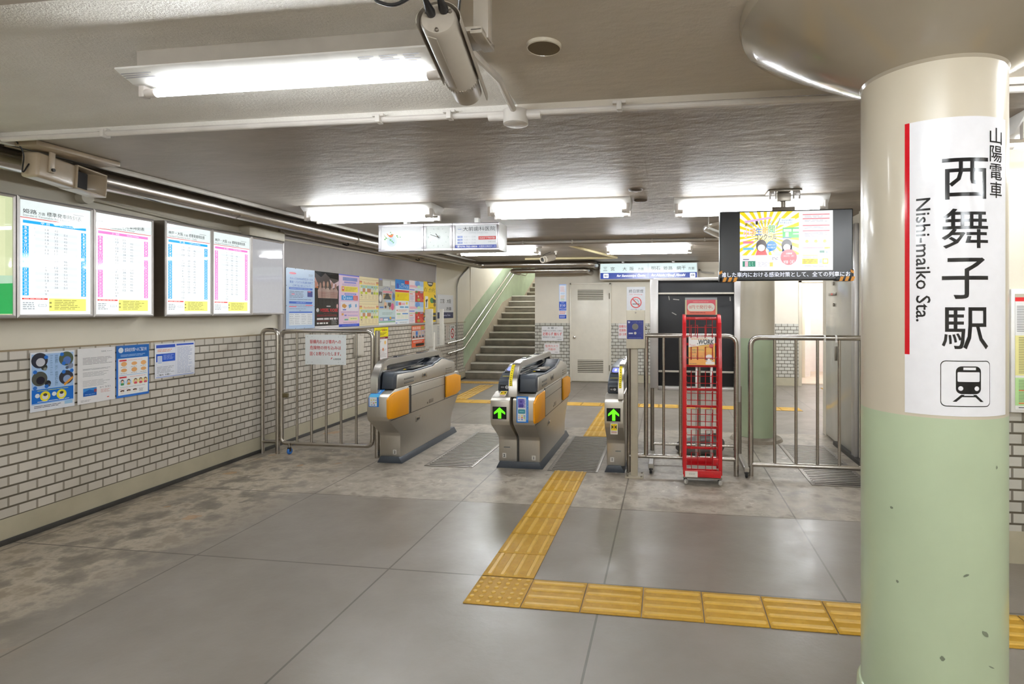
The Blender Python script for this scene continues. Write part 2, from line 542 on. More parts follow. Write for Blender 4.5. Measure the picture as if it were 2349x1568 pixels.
b = MB()
def lslab(mb, y0, y1, z0, z1, off0, off1, mat, bev=0):
    mb.box(off0, y0, z0, off1, y1, z1, mat, bev, mtx=LM)
lslab(b, -3.2, 12.2, 1.23, 2.62, -.2, 0, plaster)
lslab(b, -3.2, 12.2, .165, 1.23, -.2, .007, tile_left)
lslab(b, -3.2, 12.2, 0, .165, -.2, .010, skirt)
lslab(b, -3.2, 12.2, 1.225, 1.236, -.2, .010, paint('tile_cap', '#8c7a5c', .5))
struct(b, 'wall_left')
b = MB(); lslab(b, -3.2, 12.2, 0, .035, .010, .022, dark_base, .002); struct(b, 'baseboard_left')

# far wall with the doorway of the side passage on its right
SX0, SX1 = -4.37, -2.75         # stair opening
OX0, OX1 = 2.62, 3.75           # passage opening
b = MB()
for x0, x1 in ((SX1, OX0), (OX1, 6.2)):
    b.box(x0, YF, 1.22, x1, YF + .25, 2.7, plaster_far)
    b.box(x0, YF - .007, .16, x1, YF + .24, 1.22, tile_far)
    b.box(x0, YF - .010, 0, x1, YF + .24, .16, skirt)
b.box(OX0, YF, 2.05, OX1, YF + .25, 2.7, plaster_far)
b.box(OX0 - .06, YF - .02, 0, OX0, YF + .26, 2.08, cream_gloss, .004)
b.box(OX0 - .06, YF - .02, 2.03, OX1, YF + .26, 2.08, cream_gloss, .004)
b.box(SX0 - .4, YF + .3, 2.5, SX1, YF + .5, 5.2, plaster_far)      # wall above the stair mouth
struct(b, 'wall_far')
# side passage behind the opening
pinkw = paint('passage_paint', '#efe3dc', .45, var=.03)
b = MB()
b.box(OX0 - .1, YF + .25, 0, OX0, 14.2, 2.6, pinkw)
b.box(OX0 - .1, 13.1, 0, OX0 + .42, 13.2, 2.6, pinkw)
b.box(OX0 + .42, 13.1, 0, OX0 + .52, 14.2, 2.6, pinkw)
b.box(OX0, 14.2, 0, 6.2, 14.3, 2.6, pinkw)
b.box(OX0 - .1, YF + .25, 2.5, 6.2, 14.3, 2.6, pinkw)
b.box(OX0 + .30, 12.9, 0, OX0 + .36, 13.12, 2.0, cream_gloss, .01)
b.box(OX0, YF + .25, -.05, 6.2, 14.3, .02, paint('passage_floor', '#d9c6b2', .5, var=.1))
struct(b, 'wall_passage')

# station office on the right
OFX = 1.87
gloss_panel = paint('glossy_panel', '#cbc6ba', .14, var=.02, coat=.6)
b = MB()
b.box(OFX, 3.67, 1.22, XR, 3.85, 2.6, plaster)
b.box(OFX, 3.663, .19, XR, 3.85, 1.22, tile_far)
b.box(OFX, 3.66, 0, XR, 3.85, .19, skirt)
b.box(OFX, 3.85, 0, OFX + .12, 5.9, 2.6, plaster)
b.box(OFX + .04, 5.9, 0, OFX + .12, 7.06, 2.6, plaster_far)
b.box(OFX, 7.06, 0, 6.2, 7.2, 2.6, plaster_far)
struct(b, 'wall_office')
b = MB()
b.box(OFX - .005, 6.1, .02, OFX + .03, 7.05, 2.3, gloss_panel, .003)
d2 = struct(b, 'door_2')
b = MB(); b.box(OFX - .035, 5.92, 0, OFX + .035, 6.02, 2.35, alu, .004); b.box(OFX - .012, 6.02, 0, OFX + .035, 6.1, 2.35, cream_gloss, .002)
struct(b, 'door_frame', d2)
b = MB(); b.box(OFX - .03, 6.60, .93, OFX - .004, 6.62, 1.09, steel_dark, .004); struct(b, 'door_handle', d2)
b = MB()
b.tube([(OFX - .006, 6.71, 1.55), (OFX - .02, 6.71, 1.55)], .018, steel_dark, 14)
b.box(OFX - .02, 6.62, 1.655, OFX - .004, 6.9, 1.685, steel_dark, .003)
b.tube([(OFX - .006, 6.72, 1.79), (OFX - .02, 6.72, 1.79)], .02, steel_dark, 14)
struct(b, 'door_lock', d2)
b = MB()
b.box(OFX - .021, 6.72, 1.66, OFX - .0205, 6.79, 1.68, ink('#d8604f'))
struct(b, 'door_lock_label', d2)
b = MB(); b.box(OFX - .05, 3.86, 0, OFX + .02, 6.6, .04, dark_base); struct(b, 'baseboard_office')

# behind the camera and beyond the right edge of the frame
b = MB()
b.box(-6.2, -3.3, 0, XR, -3.2, 2.6, plaster); struct(b, 'wall_back')
b = MB(); b.box(XR, -3.3, 0, XR + .1, 3.85, 2.6, plaster); b.box(6.2, 7.1, 0, 6.3, 14.3, 2.6, plaster_far); struct(b, 'wall_right')

# stairwell walls and soffit
b = MB()
ST = (11.83, .3415, .1587)      # first riser, tread, rise
def stz(Y, k=0.): return (Y - ST[0]) / ST[1] * ST[2] + k
b.box(SX0 - .2, 12.2, 0, SX0, 20, 5.2, plaster_far)
LZ = stz(15.586)             # landing
gtop = [(11.6, 1.17), (11.8, 1.27), (15.6, LZ + 1.26), (16.9, LZ + 1.26), (19.9, LZ + 2.65)]
glow_ = [(19.9, LZ + 1.5), (16.9, LZ + .16), (15.7, LZ + .16), (14.65, 1.70), (11.83, .285), (11.6, .17)]
b.prism(gtop + glow_, 'x', SX0 - .1, SX0 + .008, green_wall)
b.prism([(19.9, LZ + 1.5), (16.9, LZ + .16), (15.7, LZ + .16), (14.65, 1.70), (11.83, .285), (11.83, -.05), (19.9, -.05)], 'x', SX0 - .1, SX0 + .012, paint('stair_stringer', '#b5a996', .5, var=.1))
struct(b, 'wall_stair_left'); b = MB()
b.box(SX1, YF + .24, 0, SX1 + .2, 20, 5.2, plaster_far); struct(b, 'wall_stair_right'); b = MB()
b.box(SX0 - .2, 19.9, 0, SX1 + .2, 20.1, 5.2, paint('stair_end_wall', '#c9cfae', .5)); struct(b, 'wall_stair_end'); b = MB()
b.prism([(YF + .5, 2.6), (13.4, 3.1), (19.9, 5.15), (19.9, 5.25), (13.4, 3.2), (YF + .5, 2.7)], 'x', SX0, SX1, plaster_far)
struct(b, 'ceiling_stair')

# louvred service door
D0, D1 = -1.97, -1.175
door_paint = paint('door_enamel', '#dcd5c6', .35, var=.03)
b = MB()
b.box(D0, YF - .035, .02, D1, YF - .005, 2.02, door_paint, .002)
d1 = struct(b, 'door_1')
b = MB()
for x0, x1 in ((D0 - .03, D0), (D1, D1 + .035)): b.box(x0, YF - .05, 0, x1, YF + .01, 2.05, door_paint, .002)
b.box(D0 - .03, YF - .05, 2.02, D1 + .035, YF + .01, 2.055, door_paint, .002)
struct(b, 'door_frame', d1)
for z0, z1 in ((1.70, 1.915), (.2, .465)):
    b = MB()
    b.box(-1.835, YF - .037, z0, -1.30, YF - .036, z1, paint('louver_shadow', '#5d5646', .6))
    n = 6 if z0 > 1 else 7
    for k in range(n):
        z = z0 + (k + .5) * (z1 - z0) / n
        b.box(-1.835, YF - .05, z - .004, -1.30, YF - .037, z + .011, door_paint, .001, mtx=None)
    struct(b, 'louver', d1)
b = MB()
b.lathe([(.026, 0), (.026, .006), (.012, .01), (.012, .03), (.026, .036), (.03, .05), (.024, .062), (0, .066)], steel, 20, Matrix.Translation((-1.895, YF - .035, .93)) @ Matrix.Rotation(PI / 2, 4, 'X'))
struct(b, 'door_knob', d1)
for z in (1.78, .3):
    b = MB(); b.box(D1 - .004, YF - .06, z - .06, D1 + .012, YF - .035, z + .06, paint('hinge', '#56503f', .5), .002); struct(b, 'hinge', d1)
# ------------------------------------------------------------------ staircase and handrails
stone = paint('worn_stone_step', '#7c7465', .55, var=.28, scale=5, bmp=.15, bscale=40)
nose_m = paint('step_nosing', '#d8d2c6', .3, var=.05)
st = thing('staircase', 'dark stone staircase with pale nosings climbing away to the platforms', 'stairs', ((SX0 + SX1) / 2, ST[0], 0))
def step(y, z0, z1, depth):
    b = MB(); b.box(SX0 + .015, y, z0, SX1 - .004, y + depth, z1 - .012, stone, .004); o = b.build('step', st)
    b = MB(); b.box(SX0 + .015, y - .018, z1 - .034, SX1 - .004, y + .045, z1, nose_m, .006)
    b.box(SX0 + .015, y + .045, z1 - .012, SX1 - .004, y + depth, z1 - .002, stone)
    n = b.build('nosing', o, origin=ORG[st.name])
for k in range(12):
    step(ST[0] + k * ST[1], k * ST[2], (k + 1) * ST[2], ST[1] if k < 11 else 1.4)
for k in range(6):
    step(16.98 + k * .36, LZ + k * .162, LZ + (k + 1) * .162, .36)
for i, (z, lab) in enumerate(((.862, 'upper stainless handrail on the green wall of the staircase'), (.659, 'lower stainless handrail on the green wall of the staircase'))):
    X = SX0 + .08
    h = thing('handrail', lab, 'handrail', (X, 11.5, 0), 'stair handrails')
    b = MB(); b.tube([(LWX(10.66, .05), 10.66, z - .035), (X, 11.53, z), (X, 15.6, z + 4.07 * .4647), (X, 16.9, z + 4.07 * .4647), (X, 19, z + 4.07 * .4647 + .95)], .019, steel, 12, fillet=.12)
    b.build('rail', h)
    for y in (10.85, 11.2, 12.6, 13.55, 14.5, 15.4):
        zz = z - .03 + (y - 10.66) * .04 if y < 11.5 else z + (y - 11.53) * .4647
        b = MB(); b.tube([(X, y, zz - .01), (X - .02, y, zz - .06), (LWX(y) + .012 if y < 11.6 else SX0 + .01, y, zz - .07)], .008, steel, 8, fillet=.02)
        b.rod((X - .075, y, zz - .07), (X - .06, y, zz - .07), .024, steel, 14)
        b.build('bracket', h)

# ------------------------------------------------------------------ fluorescent lamps
tube_m = glow('lit_tube', '#f6fbff', TUBE)
cap_m = paint('lamp_cap', '#d9d2cc', .4)
def lamp(x, y, zt, double, label, group, mount=None, zc=ZC1, k=1.):
    L = 1.198; hl = .64
    t = thing('fluorescent_lamp', label, 'lamp', (x, y, zt), group)
    zb = zt + .055
    b = MB()
    if double:
        b.prism([(-.15, zc), (-.15, zc - .016), (-.05, zb - .03), (.05, zb - .03), (.15, zc - .016), (.15, zc)], 'x', -hl, hl, white_paint, .003, mtx=Matrix.Translation((x, y, 0)))
    else:
        b.prism([(-.105, zt + .062), (-.105, zt + .054), (-.03, zt + .026), (.03, zt + .026), (.105, zt + .054), (.105, zt + .062)], 'x', -hl, hl, white_paint, .003, mtx=Matrix.Translation((x, y, 0)))
        b.box(x - .6, y - .05, zt + .06, x + .6, y + .05, zc, paint('lamp_pad', '#a39b90', .5))
    b.build('housing', t)
    for dy in ((-.095, .095) if double else (0,)):
        b = MB(); b.rod((x - L / 2 + .035, y + dy, zt), (x + L / 2 - .035, y + dy, zt), .0155, tube_m if k == 1 else glow('lit_tube_%g' % k, '#f6fbff', TUBE * k), 16); b.build('tube', t)
        for s in (-1, 1):
            b = MB()
            b.rod((x + s * (L / 2 - .036), y + dy, zt), (x + s * (L / 2 + .012), y + dy, zt), .0165, cap_m, 16)
            b.box(x + s * (L / 2 + .006), y + dy - .016, zt - .018, x + s * (L / 2 + .032), y + dy + .016, zb + .012, cap_m, .004)
            b.build('socket', t)
    return t
n1 = lamp(-1.425, 1.955, 2.345, False, 'large single-tube fluorescent lamp on the ceiling nearest the viewer', 'fluorescent lamps', zc=ZC0, k=.36)
for (x0, x1, k) in ((-2.06, -1.93, 3), (-1.09, -1.03, 2), (-1.01, -.94, 3), (-.92, -.86, 4)):
    b = MB()
    for i in range(k):
        q = .28 + i * .13
        ya, za = 1.955 - .105 + q * .075, 2.345 + .054 - q * .028
        b.add([(x0, ya, za - .001), (x1 - .02 * (i % 2), ya, za - .001), (x1 - .02 * (i % 2), ya + .004, za - .0025), (x0, ya + .004, za - .0025)], [(0, 1, 2, 3)], ink('#8f8d92'))
    b.build('rating_print', n1)
lamp(-2.735, 4.965, 2.345, True, 'twin-tube fluorescent lamp above the hanging clock sign', 'fluorescent lamps', k=.29)
lamp(-.95, 4.965, 2.345, True, 'twin-tube fluorescent lamp over the middle ticket gates', 'fluorescent lamps', k=.29)
lamp(.70, 5.07, 2.345, True, 'twin-tube fluorescent lamp partly behind the hanging television', 'fluorescent lamps', k=.29)
lamp(-2.525, 8.30, 2.345, True, 'far fluorescent lamp before the staircase, below the clock sign', 'fluorescent lamps', k=.95)
lamp(-.27, 8.40, 2.345, True, 'far fluorescent lamp over the louvred door and direction sign', 'fluorescent lamps', k=.95)
lamp(2.0, 8.40, 2.345, True, 'added far fluorescent lamp hidden behind the television and round pillar', 'fluorescent lamps', k=.4)  # added out of sight to brighten the far wall
lamp(2.6, 10.2, 2.345, True, 'added farthest fluorescent lamp hidden behind the television', 'fluorescent lamps', k=.55)  # unseen extra lamp, put in for more light on the far wall
lamp(1.6, 1.955, 2.345, False, 'fluorescent lamp on the ceiling behind the near pillar', 'fluorescent lamps', zc=ZC0)
for x, y in ((-2.6, .3), (.3, .3), (3.0, .1), (-2.6, -2.2), (.3, -2.2), (3.0, -2.2)):
    lamp(x, y, 2.345, True, 'added twin-tube fluorescent lamp, unseen on the ceiling behind the viewer', 'added fluorescent lamps behind the viewer', zc=ZC0, k=.49)  # lamps added out of view to lift the near part of the hall
lamp(-3.56, 14.2, 2.95, False, 'fluorescent lamp under the sloping soffit of the staircase', 'fluorescent lamps', zc=3.08, k=1.3)
lamp(-3.56, 17.6, 4.0, True, 'fluorescent lamp at the top of the staircase', 'fluorescent lamps', zc=4.1, k=1.3)
lamp(3.5, 12.45, 2.4, True, 'fluorescent lamp inside the pale side passage', 'fluorescent lamps', zc=2.5)
lamp(2.35, 3.15, 2.345, True, 'added fluorescent lamp in front of the information board hidden behind the near pillar', 'fluorescent lamps', k=.2)  # hidden lamp added to light the gates from the right
lamp(3.6, 9.4, 2.345, True, 'unseen far fluorescent lamp behind the station office', 'fluorescent lamps')  # unseen lamp, extra light for the far right

# ------------------------------------------------------------------ ceiling conduit, boxes, holes
pvc = paint('white_conduit', '#d8d2cb', .4)
zc = ZC1 - .018
t = thing('conduit_pipe', 'white conduit pipe running along the ceiling joint with a round junction box', 'conduit', (0, YSTEP, ZC1))
b = MB(); b.tube([(-3.66, YSTEP - .03, zc), (-2.0, YSTEP - .03, zc), (3.5, YSTEP + .04, zc)], .015, pvc, 10); b.build('pipe', t)
b = MB(); b.lathe([(.05, -.03), (.06, -.025), (.06, .04), (.0, .04)], pvc, 28, Matrix.Translation((-.725, YSTEP - .01, ZC1 - .045)))
b.rod((-.86, YSTEP - .01, zc - .01), (-.60, YSTEP - .01, zc - .01), .021, pvc, 12)
b.build('junction_box', t)
b = MB(); b.tube([(-.725, YSTEP - .03, zc), (-.70, 2.3, ZC0 - .03), (-.735, 1.93, ZC0 - .035)], .015, pvc, 10); b.rod((-.735, 1.95, ZC0 - .035), (-.735, 1.90, ZC0 - .035), .02, pvc, 10)
b.box(-.79, 1.92, ZC0 - .03, -.68, 1.935, ZC0 - .012, pvc)
b.build('branch_pipe', t)
for x in (-3.0, -1.42, -1.05, -.22, .9):
    b = MB(); b.box(x - .012, YSTEP - .055, zc - .02, x + .012, YSTEP - .01, zc + .018, pvc, .003); b.box(x - .03, YSTEP - .05, zc + .01, x + .03, YSTEP - .03, zc + .022, pvc); b.build('saddle_clip', t)
t = thing('conduit_pipe', 'white conduit running under the far ceiling beam', 'conduit', (0, 7.72, ZC1))
b = MB(); b.rod((-3.4, 7.725, ZC1 - .02), (4.4, 7.725, ZC1 - .02), .018, pvc, 10)
b.build('pipe', t)
for x in (-2.0, -1.3, -.2, .5): 
    b = MB(); b.box(x - .012, 7.70, ZC1 - .045, x + .012, 7.745, ZC1, pvc, .003); b.build('saddle_clip', t)
b = MB(); b.lathe([(.060, -.002), (.061, -.006), (.065, -.004), (.067, .01)], cream_gloss, 32, Matrix.Translation((-.46, 2.09, ZC0 - .008)) , cap=False)
b.lathe([(0, 0), (.061, 0)], paint('hole_cover', '#6b5d44', .6), 32, Matrix.Translation((-.46, 2.09, ZC0 - .012)), cap=False)
tag(b.build('cover_plate'), 'round brown cover plate over a hole in the ceiling', 'cover plate')
for (x, y, l) in ((-.25, 4.55, 'small round vent in the ceiling left of the television, nearer one'), (-.23, 5.0, 'small round vent in the ceiling beside the twin lamps, farther one')):
    b = MB(); b.lathe([(0, -.012), (.04, -.012), (.055, -.004), (.058, .004)], paint('vent_dark', '#55483a', .5), 28, Matrix.Translation((x, y, ZC1 - .005)), cap=False)
    tag(b.build('round_vent'), l, 'vent', 'small ceiling vents')

# ------------------------------------------------------------------ wall pipes on the left
t = thing('steel_pipe', 'thick stainless pipe along the top of the left wall bending before the staircase', 'pipe', (-3.9, 3, 2.38))
b = MB(); b.tube([(-3.84, -3.1, 2.385), (-3.87, 3.4, 2.385), (-3.89, 7, 2.385), (-3.70, 10.85, 2.385), (-1.42, 10.85, 2.385), (-1.42, 11.6, 2.385)], .066, steel, 24, fillet=.13, fs=8); b.build('pipe', t)
for y in (.9, 4.6, 6.6, 8.6):
    b = MB(); b.tube([(-3.88, y - .01, 2.385), (-3.88, y + .01, 2.385)], .069, steel_dark, 24); b.box(-3.895, y - .012, 2.44, -3.865, y + .012, ZC1 - .001, steel_dark); b.build('pipe_band', t)
t2 = thing('steel_pipe', 'lower short stainless pipe crossing below the thick pipe near the staircase', 'pipe', (-2.3, 10.9, 2.25))
b = MB(); b.tube([(-3.06, 11.5, 2.27), (-3.06, 10.93, 2.27), (-1.55, 10.93, 2.27), (-1.55, 11.61, 2.27)], .05, steel, 20, fillet=.1, fs=8); b.build('pipe', t2)
for x in (-2.72, -2.56, -2.36):
    b = MB(); b.box(x - .03, 10.9, 2.315, x + .03, 10.95, 2.335, alu, .004); b.build('pipe_clip', t2)
trunk = paint('white_trunking', '#d5d0c6', .4)
b = MB(); b.box(LWX(3, .44), -3, ZC1 - .03, LWX(3, .48), 10.6, ZC1 - .001, trunk, .004)
tag(b.build('cable_trunking'), 'narrow white cable trunking beside the thick steel pipe under the ceiling', 'trunking')
b = MB(); b.tube([LP(3.55, .02, 2.30), LP(4.6, .02, 2.255), LP(6.0, .02, 2.28), LP(9.5, .02, 2.34)], .011, cream_box, 8)
b.rod(LP(3.50, .0, 2.30), LP(3.50, .06, 2.30), .045, cream_box, 18); b.rod(LP(5.12, .0, 2.285), LP(5.12, .06, 2.285), .04, cream_box, 18)
tag(b.build('wall_conduit'), 'thin cream conduit with round boxes on the wall above the timetables', 'conduit')
b = MB(); lslab(b, 5.06, 5.60, 2.235, 2.33, 0.002, .12, cream_box, .005); tag(b.build('wall_box'), 'cream metal box on the wall above the blank lit panel', 'box')
b = MB(); b.tube([LP(11.28, .02, .2), LP(11.28, .02, 2.0), LP(11.42, .02, 2.16), LP(12.1, .02, 2.47)], .014, paint('grey_conduit', '#8a867c', .4), 8, fillet=.06)
tag(b.build('wall_conduit'), 'thin conduit climbing the wall edge beside the staircase', 'conduit')
b = MB(); b.rod((-2.6, 10.2, ZC1 - .021), (-.9, 10.2, ZC1 - .021), .02, paint('cream_pipe', '#e2d3a6', .4), 10); b.rod((-.9, 10.2, ZC1 - .021), (-1.45, 8.02, ZC1 - .021), .02, paint('cream_pipe', '#e2d3a6', .4), 10)
tag(b.build('cream_pipe'), 'thin cream yellow pipe bent across the far ceiling above the small camera', 'pipe')

# ------------------------------------------------------------------ security cameras and loudspeaker
cctv_m = paint('camera_housing', '#a89f92', .35)
A, Bv = Vector((-.601, 1.428, 2.262)), Vector((-.640, 1.765, 2.190))
ax = (Bv - A).normalized()
rt = ax.cross(Vector((0, 0, 1))).normalized(); upv = rt.cross(ax)
CM = Matrix.Translation(A) @ Matrix(((rt.x, upv.x, ax.x, 0), (rt.y, upv.y, ax.y, 0), (rt.z, upv.z, ax.z, 0), (0, 0, 0, 1)))
t = thing('security_camera', 'large grey tubular security camera hanging from the near ceiling', 'camera', tuple(A))
b = MB(); b.lathe([(0, -.004), (.044, -.004), (.049, .004), (.049, .245), (.0505, .248), (.0505, .262), (.048, .266), (.046, .335), (.040, .335), (.038, .30), (0, .30)], cctv_m, 40, CM)
b.build('body', t)
for a0 in (-62, 10):
    b = MB(); b.box(-.014, .0475, .01, .014, .0515, .235, cctv_m, .002, mtx=CM @ Matrix.Rotation(math.radians(180 + a0 / 3), 4, 'Z')); b.build('side_plate', t)
    break
b = MB()
for k in range(40):
    a = 2 * PI * k / 40
    b.box(-.0012, .0495, .249, .0012, .0525, .262, cctv_m, mtx=CM @ Matrix.Rotation(a, 4, 'Z'))
b.build('knurled_ring', t)
b = MB(); hood = []
for k in range(17):
    a = math.radians(-12 + 204 * k / 16); hood.append((math.cos(a) * .061, math.sin(a) * .058))
inner = [(x * .965, y * .965) for x, y in hood[::-1]]
b.prism(hood + inner, 'z', .0, .275, cctv_m, mtx=CM)
b.build('sun_hood', t)
b = MB(); b.prism([(x * 1.01, y * 1.01) for x, y in hood[:4]] + [(x, y) for x, y in inner[-4:]], 'z', .27, .36, cctv_m, mtx=CM); b.build('hood_tip', t)
for (x, y) in ((-.018, .012), (.016, .022)):
    b = MB(); b.lathe([(.0115, 0), (.013, -.012), (.009, -.035), (.006, -.06)], black_plastic, 16, CM @ Matrix.Translation((x, y, -.004))); b.build('cable_gland', t)
b = MB()
pts = [CM @ Vector(p) for p in ((-.018, .012, -.06), (-.05, .05, -.085), (-.15, .062, -.04), (-.165, .036, -.03), (-.11, .014, -.03), (-.05, .045, -.04), (-.02, .075, -.02), (-.03, .215, .05))]
b.tube(pts, .0048, black_plastic, 10, fillet=.05); b.build('cable', t)
b = MB(); b.tube([CM @ Vector((.016, .022, -.06)), CM @ Vector((.03, .12, -.06)), Vector((-.60, 1.6, ZC0 - .02)), Vector((-.735, 1.9, ZC0 - .035))], .005, black_plastic, 10, fillet=.04); b.build('cable', t)
b = MB()
for (dx, dz) in ((0, .03),):
    for a in (90, 210, 330):
        b.lathe([(0, -.009), (.005, -.008), (.005, 0)], steel_dark, 10, CM @ Matrix.Translation((.037 * math.cos(math.radians(a)), -.037 * math.sin(math.radians(a)), -.002)))
b.build('screw', t)
b = MB(); b.box(-.54, 1.50, 2.255, -.505, 1.62, 2.27, cctv_m, .003); b.box(-.545, 1.54, 2.26, -.50, 1.58, ZC0 - .02, cctv_m, .003); b.box(-.60, 1.50, 2.262, -.505, 1.62, 2.275, cctv_m, .003)
b.box(-.60, 1.48, ZC0 - .02, -.44, 1.66, ZC0, cctv_m, .003); b.box(-.56, 1.5, 2.38, -.49, 1.52, ZC0 - .01, cctv_m, .002)
b.build('mounting_bracket', t)

t = thing('security_camera', 'small grey security camera under the far ceiling in front of the pipes', 'camera', (-1.72, 9.0, 2.36))
CM2 = Matrix.Translation((-1.87, 9.25, 2.375)) @ Matrix.Rotation(math.radians(-32), 4, 'Z') @ Matrix.Rotation(math.radians(104), 4, 'X')
b = MB(); b.lathe([(0, 0), (.05, 0), (.056, .02), (.056, .22), (.05, .225), (.05, .28), (.042, .28), (.042, .24)], cctv_m, 24, CM2); b.build('body', t)
b = MB(); b.lathe([(0, .245), (.042, .245)], black_plastic, 24, CM2, cap=False); b.build('lens', t)
b = MB(); b.tube([(-1.80, 9.1, 2.40), (-1.80, 9.1, ZC1)], .014, cctv_m, 10); b.lathe([(.03, 0), (.03, .03)], cctv_m, 16, Matrix.Translation((-1.80, 9.1, ZC1 - .03))); b.build('mounting_bracket', t)
b = MB(); b.tube([(-1.9, 9.3, 2.38), (-2.02, 9.25, 2.31), (-2.05, 9.2, 2.40), (-1.9, 9.15, ZC1 - .01)], .004, black_plastic, 6, fillet=.06); b.build('cable', t)

beige = paint('speaker_beige', '#b3a38c', .35, coat=.2)
t = thing('loudspeaker', 'beige oblong loudspeaker hanging in the ceiling corner above the timetables', 'loudspeaker', LP(3.0, .5, 2.3))
SP0, SP1 = LP(2.79, .54, 2.342), LP(3.27, .46, 2.315)
sx = (SP1 - SP0).normalized(); sn = sx.cross(Vector((0, 0, 1))).normalized(); su = sn.cross(sx)
SM = Matrix.Translation(SP0) @ Matrix(((sx.x, sn.x, su.x, 0), (sx.y, sn.y, su.y, 0), (sx.z, sn.z, su.z, 0), (0, 0, 0, 1)))
LS = (SP1 - SP0).length
b = MB(); b.box(0, -.10, -.075, LS * .55, 0, .075, beige, .016, mtx=SM, seg=3)
# flared mouth: open frame towards the room
for (x0, x1, z0, z1) in ((LS * .52, LS, .066, .076), (LS * .52, LS, -.076, -.066), (LS * .52, LS * .535, -.076, .076), (LS * .985, LS, -.076, .076)):
    b.box(x0, -.10, z0, x1, .012, z1, beige, .004, mtx=SM)
b.box(LS * .52, -.10, -.072, LS, -.085, .072, beige, .004, mtx=SM)
b.prism([(LS * .82, -.09), (LS * .99, .0), (LS * .99, -.09)], 'z', -.068, .068, beige, .002, mtx=SM)
b.build('cabinet', t)
b = MB(); b.box(LS * .545, -.085, -.064, LS * .83, -.045, .06, paint('speaker_cloth', '#2d2b2c', .8), .008, mtx=SM); b.build('grille', t)
b = MB(); b.box(LS * .13, .0, -.03, LS * .205, .012, .15, beige, .005, mtx=SM); b.box(LS * .13, -.1, .14, LS * .205, .012, .152, beige, .003, mtx=SM); b.build('hanging_bracket', t)
b = MB(); b.rod(SM @ Vector((LS * .168, .01, -.012)), SM @ Vector((LS * .168, .022, -.012)), .010, black_plastic, 14); b.build('bolt', t)
b = MB(); b.box(LP(2.78, .62, 0).x, 2.72, ZC1 - .03, LP(2.78, .40, 0).x, 3.22, ZC1 - .002, beige, .003); b.build('mounting_plate', t)
b = MB(); b.tube([SM @ Vector((.0, -.05, .0)), SM @ Vector((-.04, -.05, -.08)), SM @ Vector((-.02, -.06, .06)), LP(2.7, .5, ZC1)], .004, black_plastic, 6, fillet=.05); b.build('cable', t)
# ------------------------------------------------------------------ round pillars
PR = .205
def pillar(cx, cy, label, seg=96, zc=ZC1, cap_r=.59, collar=True):
    t = thing('round_pillar', label, 'pillar', (cx, cy, 0))
    M = Matrix.Translation((cx, cy, 0))
    b = MB()
    b.lathe([(PR, .0), (PR, 1.172)], green_paint, seg, M, cap=False)
    b.lathe([(PR, 1.172), (PR, 2.24)], cream_gloss, seg, M, cap=False)
    b.build('shaft', t)
    if collar: b = MB(); b.lathe([(PR + .03, 0), (PR + .018, .02), (PR + .012, .24), (PR + .006, .25), (PR, .252)], green_paint, seg, M, cap=False); b.build('base_collar', t)
    b = MB(); b.lathe([(PR, 2.225), (PR + .004, 2.235)] + [(PR + .004 + (cap_r - PR) * k / 10, 2.236 + (zc - .035 - 2.236) * (k / 10) ** 1.08) for k in range(1, 11)] + [(cap_r + .012, zc - .015), (cap_r + .013, zc + .005)], cap_paint, seg, M, cap=False); b.build('flared_capital', t)
    return t
cap_paint = paint('capital_gloss_paint', '#aca18f', .16, var=.05, scale=3, coat=.6, bmp=.03, bscale=6)
PX, PY = .8513, 1.9906
near_p = pillar(PX, PY, 'big round green and cream pillar nearest the viewer carrying the station name sign', zc=ZC0)
b = MB()                                         # scuffs on the pillar
for (ang, z, dw, dh, rot) in ((-123, .297, .007, .05, .2), (-125.5, .29, .006, .035, -.3), (-60, 1.03, .004, .006, 0), (-88, .72, .010, .004, .4), (-82, .40, .009, .003, .6), (-105, .47, .007, .008, 0), (-72, .55, .006, .014, .9), (-143, .88, .006, .004, 0), (-138, .66, .005, .005, .5), (-66, .45, .014, .002, -.5)):
    vs = []
    for k in range(10):
        a = 2 * PI * k / 10; q = R.uniform(.7, 1.1)
        x, y = math.cos(a) * dw * q, math.sin(a) * dh * q
        x, y = x * math.cos(rot) - y * math.sin(rot), x * math.sin(rot) + y * math.cos(rot)
        th = math.radians(ang) + x / PR
        vs.append((PX + (PR + .0012) * math.cos(th), PY + (PR + .0012) * math.sin(th), z + y))
    b.add(vs, [tuple(range(10))], ink('#5d6054' if dh > .02 else '#7c8570'))
b.build('scuff_mark', near_p)
far_p = pillar(1.02, 6.76, 'farther round green and cream pillar beyond the steel fence', zc=ZC1, collar=False)
b = MB(); b.lathe([(PR + .09, 0), (PR + .07, .03), (PR, .05)], paint('rough_mortar', '#9b9082', .8, var=.2, bmp=.4, bscale=30), 48, Matrix.Translation((1.02, 6.76, 0)), cap=False)
b.build('mortar_ring', far_p)

